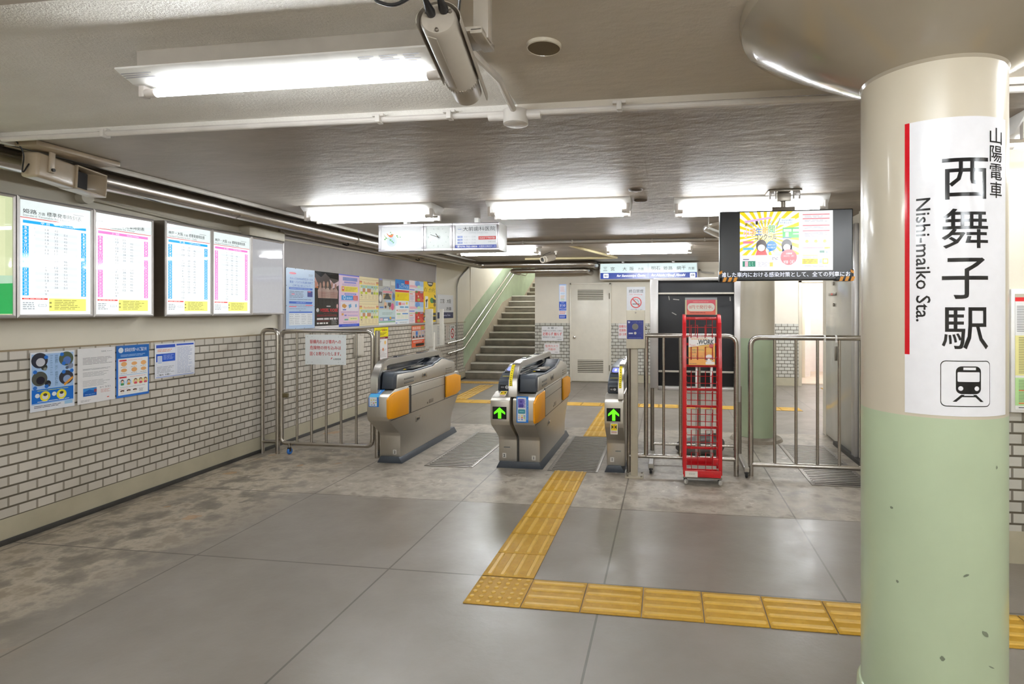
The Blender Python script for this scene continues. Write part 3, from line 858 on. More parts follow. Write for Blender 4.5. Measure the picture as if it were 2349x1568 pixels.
# station name sign wrapped round the near pillar
class Wrap(Sheet):
    def __init__(s, a0, a1, z0, z1, r, **k):
        s.a0, s.a1, s.z0, s.z1, s.r = math.radians(a0), math.radians(a1), z0, z1, r
        super().__init__((0, 0, z0), (1, 0, 0), (0, 0, 1), (s.a1 - s.a0) * r, z1 - z0, **k)
    def wrap(s):
        bm = bmesh.new()
        vv = [bm.verts.new(v) for v in s.v]
        for f, m in zip(s.f, s.m):
            try:
                q = bm.faces.new([vv[i] for i in f]); q.material_index = m
            except ValueError:
                pass
        n = int(s.w / .006)
        for k in range(1, n):
            bmesh.ops.bisect_plane(bm, geom=bm.verts[:] + bm.edges[:] + bm.faces[:], plane_co=(s.w * k / n, 0, 0), plane_no=(1, 0, 0))
        bm.verts.index_update()
        s.v = []
        for v in bm.verts:
            a = s.a0 + v.co.x / s.r; rr = s.r - v.co.y
            s.v.append((PX + rr * math.cos(a), PY + rr * math.sin(a), v.co.z))
        s.f = [[v.index for v in f.verts] for f in bm.faces]; s.m = [f.material_index for f in bm.faces]
        bm.free()
s = Wrap(-132, -47, 1.181, 2.053, PR + .0003, th=.0012, base='#f4f3f7', rough=.12, step=.0003)
W0 = s.w
def ax_(a): return (math.radians(a) - s.a0) * s.r / W0
def az(z): return (2.053 - z) / .872
RED, BLK = '#c8101e', '#17171a'
s.rect(0, 0, ax_(-128.3), az(1.357), RED)
zz = [(1.932, 1.813), (1.785, 1.670), (1.642, 1.523), (1.498, 1.377)]
for ch, (za, zb) in zip('西舞子駅', zz):
    s.text(ch, ax_(-105.2), az(za), ax_(-69.9), az(zb), BLK, bold=.014)
s.text('Nishi-maiko Sta.', ax_(-123.6), az(1.822), ax_(-113.2), az(1.456), BLK, rot=90, bold=.008)
for k, ch in enumerate('山陽電車'):
    s.text(ch, ax_(-68.0), az(2.022 - k * .0525), ax_(-53.8), az(2.022 - k * .0525 - .047), BLK, bold=.01)
x0, x1, y0, y1 = ax_(-106.4), ax_(-67.8), az(1.343), az(1.209)
s.rrect(x0, y0, x1, y1, .045, BLK, 1); s.rrect(x0 + .006, y0 + .003, x1 - .006, y1 - .003, .041, '#f4f3f7', 2)
iw, ih = x1 - x0, y1 - y0
def ip(a, c): return (x0 + iw * a, y0 + ih * c)
s.rrect(*ip(.28, .12), *ip(.78, .72), .05, BLK, 3)
s.rect(*ip(.42, .145), *ip(.67, .20), '#f4f3f7', 4)
s.rrect(*ip(.31, .245), *ip(.75, .455), .01, '#f4f3f7', 4)
s.circ(*ip(.37, .60), .022, '#f4f3f7', 4); s.circ(*ip(.69, .60), .022, '#f4f3f7', 4)
s.poly([ip(.38, .735), ip(.45, .735), ip(.29, .89), ip(.22, .89)], BLK, 3); s.poly([ip(.68, .735), ip(.61, .735), ip(.77, .89), ip(.84, .89)], BLK, 3)
s.rect(*ip(.37, .755), *ip(.69, .785), BLK, 4)
s.wrap()
tag(s.build('station_name_sign'), 'white station name sign with red stripe wrapped round the near pillar', 'sign')

# ------------------------------------------------------------------ hanging television
TY = 4.72
t = thing('hanging_television', 'black television hanging from the ceiling showing a yellow and white notice', 'television', (.94, TY, 1.73))
X0, X1, Z0, Z1 = .425, 1.452, 1.728, 2.292
b = MB(); b.box(X0, TY, Z0, X1, TY + .07, Z1, black_plastic, .006); b.box(X0 + .15, TY + .07, Z0 + .1, X1 - .15, TY + .11, Z1 - .08, black_plastic, .01)
b.build('housing', t)
b = MB(); b.box(.85, TY + .075, Z1 - .3, 1.03, TY + .10, Z1 + .04, steel_dark, .003); b.tube([(.94, TY + .10, Z1 - .1), (.94, TY + .10, ZC1)], .022, steel_dark, 14)
b.box(.885, TY + .05, ZC1 - .085, .995, TY + .15, ZC1 - .02, steel_dark, .004)
b.box(.81, TY + .0, ZC1 - .014, 1.07, TY + .17, ZC1 - .001, steel_dark, .003)
for x in (.84, 1.04): b.box(x - .02, TY + .02, ZC1 - .05, x + .02, TY + .06, ZC1 - .012, alu, .006)
for x in (.825, .87, 1.01, 1.055): b.rod((x, TY + .03, ZC1 - .075), (x, TY + .03, ZC1 - .01), .007, alu, 8)
b.build('ceiling_mount', t)
s = fsheet(X0 + .008, X1 - .008, Z0 + .01, Z1 - .008, TY - .001, th=.001, base='#16161a', lit=.08, rough=.3)
LITS = .6
def sc(c): return ink(c, LITS if c not in ('#2a2624',) else .3, .2)
cx0, cx1, cy0, cy1 = .150, .858, .004, .872
def q(a, c): return (cx0 + (cx1 - cx0) * a, cy0 + (cy1 - cy0) * c)
def rct(a, c, d, e, col, L): s.rect(*q(a, c), *q(d, e), sc(col), L)
rct(0, 0, 1, 1, '#ffffff', 1)
ox, oy = .275, .40
def clip(px, py):                        # ray end on the border of the sunburst panel
    k = 1e9
    if px > 0: k = min(k, (.64 - ox) / px)
    if px < 0: k = min(k, -ox / px)
    if py > 0: k = min(k, (.735 - oy) / py)
    if py < 0: k = min(k, -oy / py)
    return (ox + px * k, oy + py * k)
NR = 26
for k in range(NR):
    a0, a1 = 2 * PI * k / NR + .07, 2 * PI * (k + .5) / NR + .07
    pp = [(ox, oy)] + [clip(math.cos(a0 + (a1 - a0) * i / 6), math.sin(a0 + (a1 - a0) * i / 6) * 1.35) for i in range(7)]
    s.poly([q(*p) for p in pp], sc('#ffe21a'), 2)
s.poly([q(.05, .15), q(.34, .085), q(.345, .115), q(.055, .185)], sc('#e7b8ee'), 3)
s.text('第10回', *q(.055, .185), *q(.155, .245), sc('#2a2624'), 3, bold=.02, shear=.1); s.text('わくわくトレイン', *q(.21, .155), *q(.365, .215), sc('#2a2624'), 3, bold=.015, shear=.1)
rct(.172, .155, .197, .215, '#2a2624', 3)
for ch, col, a, c in zip('小学生新聞', ('#f39ac7', '#f6a13c', '#3c7be0', '#f4b72e', '#54c26a'), (.04, .11, .175, .245, .315), (.295, .28, .265, .25, .235)):
    s.text(ch, *q(a - .006, c - .008), *q(a + .071, c + .135), sc('#ffffff'), 3, bold=.06)
    s.text(ch, *q(a, c), *q(a + .065, c + .125), sc(col), 4, bold=.03)
s.text('コンクール', *q(.165, .375), *q(.40, .475), sc('#2a2624'), 4, bold=.03)
s.poly([q(.43, .115), q(.50, .125), q(.60, .12), q(.58, .225), q(.50, .235), q(.41, .225)], sc('#eaf6ff'), 4)
s.poly([q(.435, .11), q(.44, .115), q(.40, .285), q(.395, .28)], sc('#2f5c94'), 5)
s.text('みんなの夢に', *q(.455, .14), *q(.57, .165), sc('#2f5c94'), 5); s.text('のりましょう！', *q(.435, .18), *q(.565, .205), sc('#2f5c94'), 5)
rct(.465, .275, .64, .45, '#5fd06e', 3); rct(.475, .30, .56, .345, '#ffffff', 4); rct(.575, .30, .64, .345, '#f1fbff', 4); rct(.495, .355, .53, .43, '#ffffff', 4); rct(.575, .37, .64, .395, '#c6f2c6', 4); rct(.465, .44, .56, .455, '#5d7fc4', 4)
rct(.035, .495, .15, .535, '#f58aa0', 3); rct(.035, .605, .15, .645, '#73c7ee', 3)
for (hx, hair, top, wd) in ((.235, '#4a3b39', '#f0686a', .065), (.51, '#3b3334', '#4b86dd', .06)):
    s.ell(*q(hx, .575), .058 * .71, .105 * .868, sc(hair), 3)
    s.poly([q(hx - wd, .735), q(hx - wd * .7, .65), q(hx, .62), q(hx + wd * .7, .65), q(hx + wd, .735)], sc(top), 3)
    s.ell(*q(hx, .612), .040 * .71, .058 * .868, sc('#fff6f0'), 4)
s.poly([q(.455, .72), q(.47, .56), q(.49, .62), q(.475, .66)], sc('#3b3334'), 3); s.poly([q(.545, .62), q(.56, .56), q(.575, .69), q(.55, .67)], sc('#3b3334'), 3)
s.circ(*q(.345, .58), .04, sc('#2f8fe0'), 3); s.poly([q(.325, .63), q(.35, .65), q(.31, .70)], sc('#2f8fe0'), 3)
s.text('読めばナットク', *q(.305, .55), *q(.385, .575), sc('#ffffff'), 5, bold=.02); s.text('作って楽しい！', *q(.305, .595), *q(.385, .62), sc('#ffffff'), 5, bold=.02)
rct(0, .735, .64, 1, '#f1f1f8', 3)
s.poly([q(.37, .66), q(.47, .68), q(.475, .755), q(.38, .745)], sc('#d5dced'), 5)
s.circ(*q(.53, .775), .062, sc('#ef7d86'), 6)
s.text('応募期間', *q(.50, .70), *q(.565, .73), sc('#ffffff'), 7, bold=.03); s.text('2021/7/1（木）', *q(.475, .74), *q(.585, .77), sc('#ffffff'), 7); s.text('9/30（木）', *q(.475, .82), *q(.59, .89), sc('#ffffff'), 7, bold=.03)
rct(.03, .835, .17, .93, '#2f8f73', 4); rct(.055, .84, .09, .925, '#f2c4d4', 5); s.lines(*q(.10, .85), *q(.16, .92), 3, sc('#9de6cf'), 5, seed=3)
s.poly([q(.185, .81), q(.30, .835), q(.37, .92), q(.2, .94)], sc('#ffffff'), 4); s.lines(*q(.2, .85), *q(.33, .93), 5, sc('#c9c5d8'), 5, seed=4); rct(.325, .86, .36, .93, '#f4e070', 6)
s.lines(*q(.35, .77), *q(.45, .82), 3, sc('#77708a'), 5, seed=8); rct(.035, .80, .10, .815, '#77708a', 4)
for c in (.055, .125, .24, .33):
    rct(.68, c, .965, c + .017, '#e4808c', 3); s.lines(*q(.70, c + .028), *q(.94, c + .062), 2, sc('#b9b6c6'), 3, seed=int(c * 99))
s.lines(*q(.70, .37), *q(.94, .44), 3, sc('#b9b6c6'), 3, seed=12)
for a in (.725, .82, .915): s.circ(*q(a, .515), .0125, sc('#f6c234'), 3)
s.lines(*q(.68, .55), *q(.96, .59), 2, sc('#c9c5d2'), 3, seed=21)
rct(.675, .615, .90, .632, '#f19aa6', 3); rct(.91, .612, .97, .642, '#ffe21a', 3)
s.lines(*q(.68, .65), *q(.80, .74), 4, sc('#c9c5d2'), 3, seed=22); rct(.86, .67, .91, .71, '#4e8b74', 3); rct(.925, .68, .945, .715, '#a9b4c8', 3)
rct(.68, .745, .84, .755, '#f0d060', 3); s.lines(*q(.68, .77), *q(.96, .79), 1, sc('#b9b6c6'), 3, seed=25)
rct(.675, .805, .84, .895, '#ffe21a', 3); s.lines(*q(.685, .815), *q(.83, .885), 3, sc('#a68a1a'), 4, seed=26); rct(.855, .81, .885, .88, '#b9c8dc', 3); rct(.89, .805, .95, .895, '#ffe21a', 3); rct(.9, .82, .94, .875, '#dfe9ee', 4)
s.lines(*q(.70, .91), *q(.94, .945), 2, sc('#b9b6c6'), 3, seed=27)
s.text('雑した車内における感染対策として、全ての列車にお', .004, .893, .988, .965, ink('#e9edff', .8, .2), 2, bold=.012)
s.build('screen', t)
hz = ink('#f0a01c', .0, .4)
for sgn, xc in ((1, X0), (-1, X1)):
    b = MB()
    b.box(xc, TY - .006, Z0 - .006, xc + sgn * .13, TY + .075, Z0 + .028, black_plastic, .004)
    b.box(xc - sgn * .005, TY - .006, Z0 - .006, xc + sgn * .022, TY + .075, Z0 + .085, black_plastic, .006)
    for k in range(3):
        xx = xc + sgn * (.022 + k * .042)
        b.prism([(xx, Z0 - .0065), (xx + .024, Z0 - .0065), (xx + .036, Z0 + .0275), (xx + .012, Z0 + .0275)], 'y', TY - .0075, TY - .006, hz)
        b.box(min(xx, xx + .022), TY - .004, Z0 - .0075, max(xx, xx + .022), TY + .07, Z0 - .006, hz)
    b.prism([(xc - sgn * .004, Z0 + .05), (xc + sgn * .02, Z0 + .062), (xc + sgn * .02, Z0 + .084), (xc - sgn * .004, Z0 + .072)], 'y', TY - .0075, TY - .006, hz)
    b.build('caution_bumper', t)

# ------------------------------------------------------------------ hanging clock and advert sign
CY = 5.60
t = thing('hanging_clock_sign', 'white hanging lightbox sign with a square clock between two lit adverts', 'sign', (-2.36, CY, 2.107))
b = MB(); b.box(-3.018, CY, 2.107, -1.70, CY + .285, 2.392, white_paint, .006); b.build('case', t)
for x in (-2.77, -1.98):
    b = MB(); b.box(x - .022, CY + .1, 2.392, x + .022, CY + .18, ZC1, white_paint, .003); b.build('hanger', t)
fr = brushed('sign_frame', '#d9d6dc', .35)
for (xa, xb) in ((-3.018, -2.514), (-2.512, -2.199), (-2.197, -1.70)):
    b = MB()
    for (p0, p1, z0, z1) in ((xa, xb, 2.365, 2.392), (xa, xb, 2.107, 2.13), (xa, xa + .028, 2.13, 2.365), (xb - .028, xb, 2.13, 2.365)):
        b.box(p0 + .001, CY - .014, z0, p1 - .001, CY, z1, fr, .004)
    b.build('frame', t)
s = fsheet(-2.99, -2.542, 2.13, 2.365, CY - .003, th=.002, base='#fbfdff', lit=.26, rough=.5)
s.ell(.27, .62, .13, .26, '#dcecfb', 1); s.ell(.27, .62, .08, .17, '#c6def8', 2)
s.poly([(.14, .27), (.16, .29), (.19, .36), (.235, .37), (.23, .46), (.205, .43), (.165, .36)], '#f07a2a', 3); s.ell(.255, .405, .045, .06, '#f07a2a', 3, 16); s.circ(.295, .35, .018, '#f07a2a', 3, 12); s.poly([(.305, .335), (.325, .345), (.305, .36)], '#f07a2a', 3)
for (x, y, r) in ((.10, .55, .02), (.13, .50, .018), (.24, .58, .025), (.28, .64, .02), (.31, .70, .018), (.40, .40, .02), (.42, .46, .016), (.48, .46, .014), (.24, .24, .014), (.265, .33, .016)):
    s.ell(x, y, r, r * 1.6, '#58b24e', 4, 10)
s.poly([(.07, .30), (.10, .40), (.16, .50), (.24, .54), (.24, .555), (.15, .52), (.09, .42)], '#b6d38c', 3)
s.build('advert_panel', t)
s = fsheet(-2.484, -2.227, 2.13, 2.365, CY - .003, th=.002, base='#eef5f1', lit=.25, rough=.5)
for k in range(12):
    a = 2 * PI * k / 12
    if k % 3: 
        x, y, dx, dy = .5 + .36 * math.sin(a), .5 - .40 * math.cos(a), .045 * math.sin(a), -.05 * math.cos(a)
        s.poly([(x - dy * .12, y + dx * .12), (x + dx - dy * .12, y + dy + dx * .12), (x + dx + dy * .12, y + dy - dx * .12), (x + dy * .12, y - dx * .12)], '#8c9a94', 1)
for tx, x, y in (('12', .5, .11), ('3', .92, .5), ('6', .5, .89), ('9', .08, .5)): s.text(tx, x - .045, y - .05, x + .045, y + .05, '#b3beb8', 1, keep=True)
s.ell(.53, .50, .07, .09, '#c9cfcc', 1)
s.poly([(.16, .38), (.17, .365), (.56, .50), (.545, .53)], '#2c2f30', 3); s.poly([(.38, .34), (.405, .325), (.54, .51), (.515, .535)], '#2c2f30', 3); s.circ(.46, .455, .012, '#d8b070', 4)
s.build('clock_face', t)
s = fsheet(-2.169, -1.728, 2.13, 2.365, CY - .003, th=.002, base='#fafdff', lit=.26, rough=.5)
s.text('大前歯科医院', .19, .06, .97, .25, '#1d2420', 2, bold=.004)
s.text('OHMAE Dental Clinic', .33, .29, .80, .36, '#d3dbe0', 2)
s.poly([(.02, .16), (.10, .08), (.18, .16), (.18, .30), (.10, .38), (.02, .30)], '#e4e8ec', 1); s.poly([(.03, .17), (.10, .10), (.17, .17), (.17, .29), (.10, .36), (.03, .29)], '#fafdff', 2); s.rect(.06, .15, .15, .19, '#b9c4e4', 3)
for k, (lab, hrs) in enumerate((('午前', '9:00 ～ 12:00'), ('午後', '15:00 ～ 19:30'), ('土曜', '9:00 ～ 12:00'))):
    y = .46 + k * .13
    s.rect(.055, y, .175, y + .085, '#7d93dc', 2); s.text(lab, .075, y + .012, .155, y + .073, '#fafdff', 3); s.text(hrs, .21, y + .005, .50, y + .08, '#c9ccd2', 2)
s.rect(.565, .49, .985, .635, '#e23a36', 2); s.text('19:30まで予約可能', .585, .515, .965, .61, '#ffffff', 3, bold=.015)
s.text('日曜日休診', .80, .70, .98, .76, '#b4babd', 2)
s.rect(0, .86, 1, 1, '#3550c0', 2); s.text('☎078-783-0806', .03, .875, .54, .985, '#ffffff', 3, bold=.02); s.text('大蔵駅北側徒歩１分', .57, .885, .985, .975, '#ffffff', 3, bold=.01)
s.build('advert_panel', t)

# ------------------------------------------------------------------ direction sign above the door
t = thing('direction_sign', 'lit white and blue direction sign above the louvred door', 'sign', (-.37, 11.3, 2.09))
SA, SB = -1.345, .60
b = MB(); b.box(SA, 11.3, 2.092, SB, 11.5, 2.437, alu, .008); b.box(-.9, 11.35, 2.437, -.85, 11.4, ZC1, alu); b.box(.1, 11.35, 2.437, .15, 11.4, ZC1, alu); b.build('case', t)
s = fsheet(SA + .02, SB - .02, 2.115, 2.42, 11.299, th=.002, base='#dcefef', lit=.62, rough=.15)
s.rect(0, .60, 1, 1, ink('#1f3f9c', .6, .2), 1)
s.rect(.498, 0, .5005, 1, ink('#8fa3b8', .6, .2), 2)
def dt(tx, a, c, e, f): s.text(tx, a, c, e, f, ink('#242a2c', .02, .3), 2, bold=.006)
for ch, x in (('三', .03), ('宮', .108), ('大', .235), ('阪', .31), ): dt(ch, x, .22, x + .042, .46)
dt('方面', .395, .27, .455, .45)
for ch, x in (('明', .535), ('石', .583), ('姫', .66), ('路', .71), ('網', .795), ('干', .845)): dt(ch, x, .2, x + .042, .44)
dt('方面', .912, .26, .975, .43)
wh = ink('#f2f7ff', 1.1, .2)
s.text('for Sannomiya Ōsaka', .175, .68, .475, .90, wh, 3, bold=.012, shear=.03); s.text('for Akashi Himeji Aboshi', .535, .68, .88, .90, wh, 3, bold=.012, shear=.03)
for (xa, d) in ((.032, -1), (.93, 1)):
    s.rrect(xa, .65, xa + .055, .93, .006, wh, 3)
    xm = xa + .0275; k = d * .02
    s.poly([(xm + k, .79), (xm, .68), (xm - k * .35, .68), (xm + k * .45, .765), (xm - k, .765), (xm - k, .815), (xm + k * .45, .815), (xm - k * .35, .90), (xm, .90)], ink('#1f2f6c', .3, .2), 4)
s.build('lit_panel', t)
# ------------------------------------------------------------------ ticket gates
yellow_flap = paint('yellow_flap', '#f0a000', .5, var=.03)
arch_m = brushed('arch_steel', '#c4c0ba', .33, stretch=(2, 2, 20), var=.04)
glass_dark = paint('dark_acrylic', '#33363c', .1, coat=.5)
arrow_on = glow('green_arrow_light', '#5cff14', 0.85)
oval_on = glow('blue_reader_light', '#4f58f0', 0.85)
oval_in = glow('pale_reader_light', '#9aa0ff', 1.2)
groove = paint('panel_groove', '#3a3733', .6)
def lower_profile(yf):
    return [(5.19, .055), (5.19, .265), (5.17, .30), (yf + .02, .45), (yf, .49), (yf, .675), (yf + .035, .70), (5.09, .735), (6.74, .735), (6.772, .69), (6.772, .49), (6.75, .465), (6.54, .26), (6.50, .20), (6.48, .055)]
HOOD = [(5.055, .735), (5.07, .86), (5.095, .893), (5.40, .876), (5.46, .872), (5.965, .883), (6.02, .905), (6.10, .912), (6.215, .945), (6.30, .935), (6.46, .90), (6.60, .868), (6.625, .83), (6.628, .735)]
def number(t, tx, x, z, yf):
    s = fsheet(x - .018, x + .018, z - .022, z + .022, yf - .0015, th=.001, base='#d5d2cc'); s.text(tx, .25, .2, .75, .8, '#1d1d1d', 2, bold=.03, keep=True); s.build('number_sticker', t)
def plinth(t, xa, xb):
    b = MB(); b.prism([(xa - .025, 0), (xb + .03, 0), (xb - .005, .062), (xa + .008, .062)], 'y', 5.17, 6.62, slate, .002); b.build('plinth', t)
def flaps(t, X, sg=1):
    for prof in ([(4.91, .50), (4.905, .66), (4.93, .675), (5.05, .709), (5.335, .713), (5.335, .457), (5.05, .462), (4.93, .475)],
                 [(6.31, .468), (6.31, .713), (6.60, .713), (6.772, .675), (6.772, .497), (6.62, .465)]):
        b = MB(); b.prism(prof, 'x', X + .001, X + .019, yellow_flap, .005); b.build('flap_panel', t)
    b = MB(); b.box(X, 5.34, .455, X + .012, 5.365, .72, steel, .002); b.box(X, 5.368, .45, X + .002, 5.42, .73, groove); b.build('flap_edge', t)
def side_details(t, X):
    b = MB()
    for (y0, z0, y1, z1) in ((4.99, .447, 6.76, .452), (5.42, .716, 6.30, .72), (5.42, .622, 6.30, .626)):
        b.box(X - .001, y0, z0, X + .0015, y1, z1, groove)
    b.box(X - .001, 5.42, .452, X + .0015, 5.426, .72, groove); b.box(X - .001, 6.285, .452, X + .0015, 6.291, .73, groove)
    b.build('panel_seam', t)
    b = MB()
    for z in (.80, .762): b.box(X + .004, 5.26, z, X + .010, 5.47, z + .017, paint('vent_grey', '#6c675f', .5), .004)
    b.build('vent', t); b = MB()
    for z in (.80, .775, .75): b.box(X + .004, 6.32, z, X + .0095, 6.5, z + .012, steel_dark, .003)
    b.build('vent', t)
    for (y, z) in ((5.73, .80), (5.58, .36)):
        b = MB(); b.box(X + (.006 if z > .7 else -.001), y - .055, z - .026, X + (.011 if z > .7 else .005), y + .055, z + .026, steel, .004); b.box(X + .005, y - .035, z - .012, X + (.0118 if z > .7 else .0058), y + .012, z + .012, groove); b.rod((X, y + .03, z), (X + .013, y + .03, z), .011, steel, 14); b.build('latch', t)
    b = MB(); b.box(X, 5.86, .475, X + .003, 5.97, .515, steel_dark, .001); b.rod((X, 5.82, .485), (X + .004, 5.82, .485), .011, steel_dark, 12); b.build('nameplate', t)
def right_half(t, xa, xb, xh, yf):
    """body with card slot hood; xa..xb across, xh where the hood starts"""
    b = MB(); b.prism(lower_profile(yf), 'x', xa, xb, steel_gate, .007); b.build('body', t)
    b = MB(); b.prism(HOOD, 'x', xh, xb - .008, slate, .010, seg=3)
    b.box(xh + .02, 5.5, .885, xb - .02, 5.9, .893, glass_dark, .003); b.box(xh + .03, 5.62, .89, xb - .03, 5.80, .899, steel_dark, .003)
    b.build('hood', t)
    side = [(5.115, .738), (5.125, .868), (5.40, .862), (5.47, .856), (5.965, .868), (6.02, .889), (6.10, .897), (6.215, .930), (6.30, .92), (6.46, .886), (6.585, .858), (6.61, .82), (6.612, .738)]
    b = MB(); b.prism(side, 'x', xb - .010, xb + .004, steel_gate, .003); b.build('side_panel', t)
    b = MB()
    for y in (5.42, 5.62): b.prism([(xh + .045, y), (xh + .065, y + .02), (xh + .045, y + .04)], 'z', .885, .8895, ink('#f2d21e'))
    b.build('guide_mark', t)
    side_details(t, xb); flaps(t, xb)
def arch(t, xa, xb, dark_back=True):
    out = [(4.985, .70), (4.990, .85), (5.02, .90), (5.07, .965), (5.13, .995), (5.22, 1.012), (6.42, 1.012), (6.50, 1.0), (6.555, .955), (6.575, .88), (6.578, .70)]
    th = .058; inn = [(y + (th if y < 5.2 else 0) - (th if y > 6.45 else 0), min(z - (th if z > .93 else 0), .952)) for y, z in out]
    inn[3] = (5.13, .925); inn[4] = (5.19, .946); inn[5] = (5.24, .953); inn[2] = (5.075, .885)
    b = MB(); n = len(out); vs = []
    for x in (xa, xb):
        vs += [(x, y, z) for y, z in out] + [(x, y, z) for y, z in inn]
    fs = []
    for k in range(n - 1):
        o0, o1, i0, i1 = k, k + 1, n + k, n + k + 1; m = 2 * n
        fs += [(o0, o1, i1, i0)[::-1], (m + o0, m + o1, m + i1, m + i0), (o0, m + o0, m + o1, o1)[::-1], (i0, i1, m + i1, m + i0)[::-1]]
    fs += [(0, n, 3 * n, 2 * n), (n - 1, 3 * n - 1, 4 * n - 1, 2 * n - 1)]
    bm = bmesh.new(); vv = [bm.verts.new(v) for v in vs]
    for f in fs: bm.faces.new([vv[i] for i in f])
    bmesh.ops.recalc_face_normals(bm, faces=bm.faces[:])
    bmesh.ops.bevel(bm, geom=[e for e in bm.edges if e.calc_face_angle(0) > .9], offset=.006, segments=2, affect='EDGES')
    b.addbm(bm, arch_m); b.build('sensor_arch', t)
    b = MB(); b.box(xa + .012, 5.04, .70, xb - .012, 6.54, .902, glass_dark, .004); b.box((xa + xb) / 2 - .004, 5.25, .90, (xa + xb) / 2 + .004, 6.46, .953, glass_dark)
    b.build('sensor_window', t)
    b = MB()
    for y in (5.42, 5.95): b.box(xa + .008, y, 1.011, xb - .02, y + .22, 1.021, glass_dark, .004)
    b.build('top_indicator', t)
def left_half(t, xa, xb, xi, yf, num, arrow_z=(.508, .62)):
    """entry side: arrow display below, card reader block above; xi where the reader block ends"""
    b = MB(); b.prism(lower_profile(yf), 'x', xa, xb, steel_gate, .007); b.build('body', t)
    rb = [(5.12, .735), (5.128, .80), (5.15, .838), (5.245, .878), (5.27, .89), (5.50, .945), (5.60, .95), (6.3, .95), (6.5, .90), (6.58, .83), (6.58, .735)]
    b = MB(); b.prism(rb, 'x', xa + .012, xi, slate, .010, seg=3); b.build('reader_block', t)
    xm, hw = (xa + .012 + xi) / 2, (xi - xa - .012) / 2
    def face(p, qq): return Vector((xm, p[0], p[1])), Vector((0, qq[0] - p[0], qq[1] - p[1]))
    o, d = face((5.27, .892), (5.50, .947)); L = d.length
    s = Sheet((xm - hw + .012, 5.28, .8965), (1, 0, 0), d, 2 * hw - .024, L * .8, th=.001, base='#20222a', rough=.12)
    el = []
    s.rrect(.12, .16, .88, .84, .30, oval_on, 1); s.rrect(.38, .32, .64, .68, .1, oval_in, 2)
    s.build('card_reader', t)
    o, d = face((5.128, .80), (5.245, .878))
    s = Sheet((xm - hw + .008, 5.135, .8115), (1, 0, 0), (0, .117, .078), 2 * hw - .016, .1, th=.002, base='#3a3f48')
    s.rrect(.04, .10, .96, .82, .12, '#efe22a', 1); s.rrect(.11, .20, .89, .70, .08, '#3a3f48', 2); s.rect(.16, .34, .84, .56, '#17181a', 3); s.rect(.72, .36, .82, .54, '#b9bcc0', 4)
    s.build('ticket_slot', t)
    s = fsheet(xm - hw + .02, xm + hw - .02, .748, .792, 5.121, th=.002, base='#15161a'); s.circ(.70, .5, .17, '#e8e8e8', 1); s.poly([(.64, .35), (.72, .28), (.78, .4), (.72, .45), (.74, .78), (.68, .8), (.68, .48)], '#15161a', 2); s.lines(.1, .3, .45, .7, 2, '#c9c9c9', 1, seed=2, ragged=.1); s.build('logo_plate', t)
    z0, z1 = arrow_z; aw = (xb - xa)
    s = fsheet(xa + aw * .12, xa + aw * .85, z0, z1, yf - .0005, th=.002, base='#101310', rough=.15)
    s.poly([(.5, .05), (.90, .45), (.90, .62), (.62, .42), (.62, .94), (.40, .94), (.40, .42), (.11, .62), (.11, .45)], arrow_on, 1)
    s.build('arrow_display', t)
    return xm
def strip(t, xa, xb):
    path = [(4.9825, .80), (4.9865, .852), (5.0165, .903), (5.066, .969), (5.10, .984)]
    b = MB(); yl = ink('#f2dc10'); bk = ink('#6a5c10')
    for (p, r) in zip(path, path[1:]):
        b.add([(xa, p[0], p[1]), (xb, p[0], p[1]), (xb, r[0], r[1]), (xa, r[0], r[1])], [(0, 1, 2, 3)], yl)
        for k in range(3):
            u, v = (k + .2) / 3, (k + .6) / 3; f = lambda q: (p[0] + (r[0] - p[0]) * q - .0006, p[1] + (r[1] - p[1]) * q + .0003)
            xm = (xa + xb) / 2; b.add([(xm - .004, *f(u)), (xm + .004, *f(u)), (xm + .004, *f(v)), (xm - .004, *f(v))], [(0, 1, 2, 3)], bk)
    b.build('yellow_strip', t)
# left gate: exit side faces the middle lane
g = thing('ticket_gate', 'left ticket gate beside the swing fence with blue wrapped sticker and large yellow flaps', 'ticket gate', (-2.68, 5.85, 0), 'ticket gates')
plinth(g, -2.78, -2.575)
right_half(g, -2.785, -2.572, -2.70, 4.945)
arch(g, -2.775, -2.702)
number(g, '2', -2.63, .105, 5.19)
s = fsheet(-2.765, -2.665, .585, .675, 4.944, th=.0015, base='#1f7fe0'); s.rect(.07, 0, .82, .93, '#e9eef2', 1)
for (x, y, c) in ((.2, .25, '#e3d860'), (.45, .22, '#e9d24a'), (.65, .25, '#8fb0d8'), (.2, .5, '#d8d8d8'), (.45, .55, '#d05a5a'), (.65, .5, '#7cc04a'), (.25, .75, '#8fb0d8'), (.5, .75, '#4a86d0')): s.rect(x, y, x + .13, y + .1, c, 2)
s.add([s.P(0, 0, 0), s.P(1, 0, 0), s.P(1, 0, 0) + Vector((0, .035, .026)), s.P(0, 0, 0) + Vector((0, .035, .026))], [(0, 1, 2, 3)], s.ink('#3f9fd0'))
s.add([s.P(0, 0, 0) + Vector((0, .035, .026)), s.P(1, 0, 0) + Vector((0, .035, .026)), s.P(1, 0, 0) + Vector((0, .125, .0555)), s.P(0, 0, 0) + Vector((0, .125, .0555))], [(0, 1, 2, 3)], s.ink('#3f93ea'))
s.add([s.P(.3, 0, 0) + Vector((0, .06, .0355)), s.P(.75, 0, 0) + Vector((0, .06, .0355)), s.P(.75, 0, 0) + Vector((0, .105, .05)), s.P(.3, 0, 0) + Vector((0, .105, .05))], [(0, 1, 2, 3)], s.ink('#b9d6f2'))
s.build('information_sticker', g)
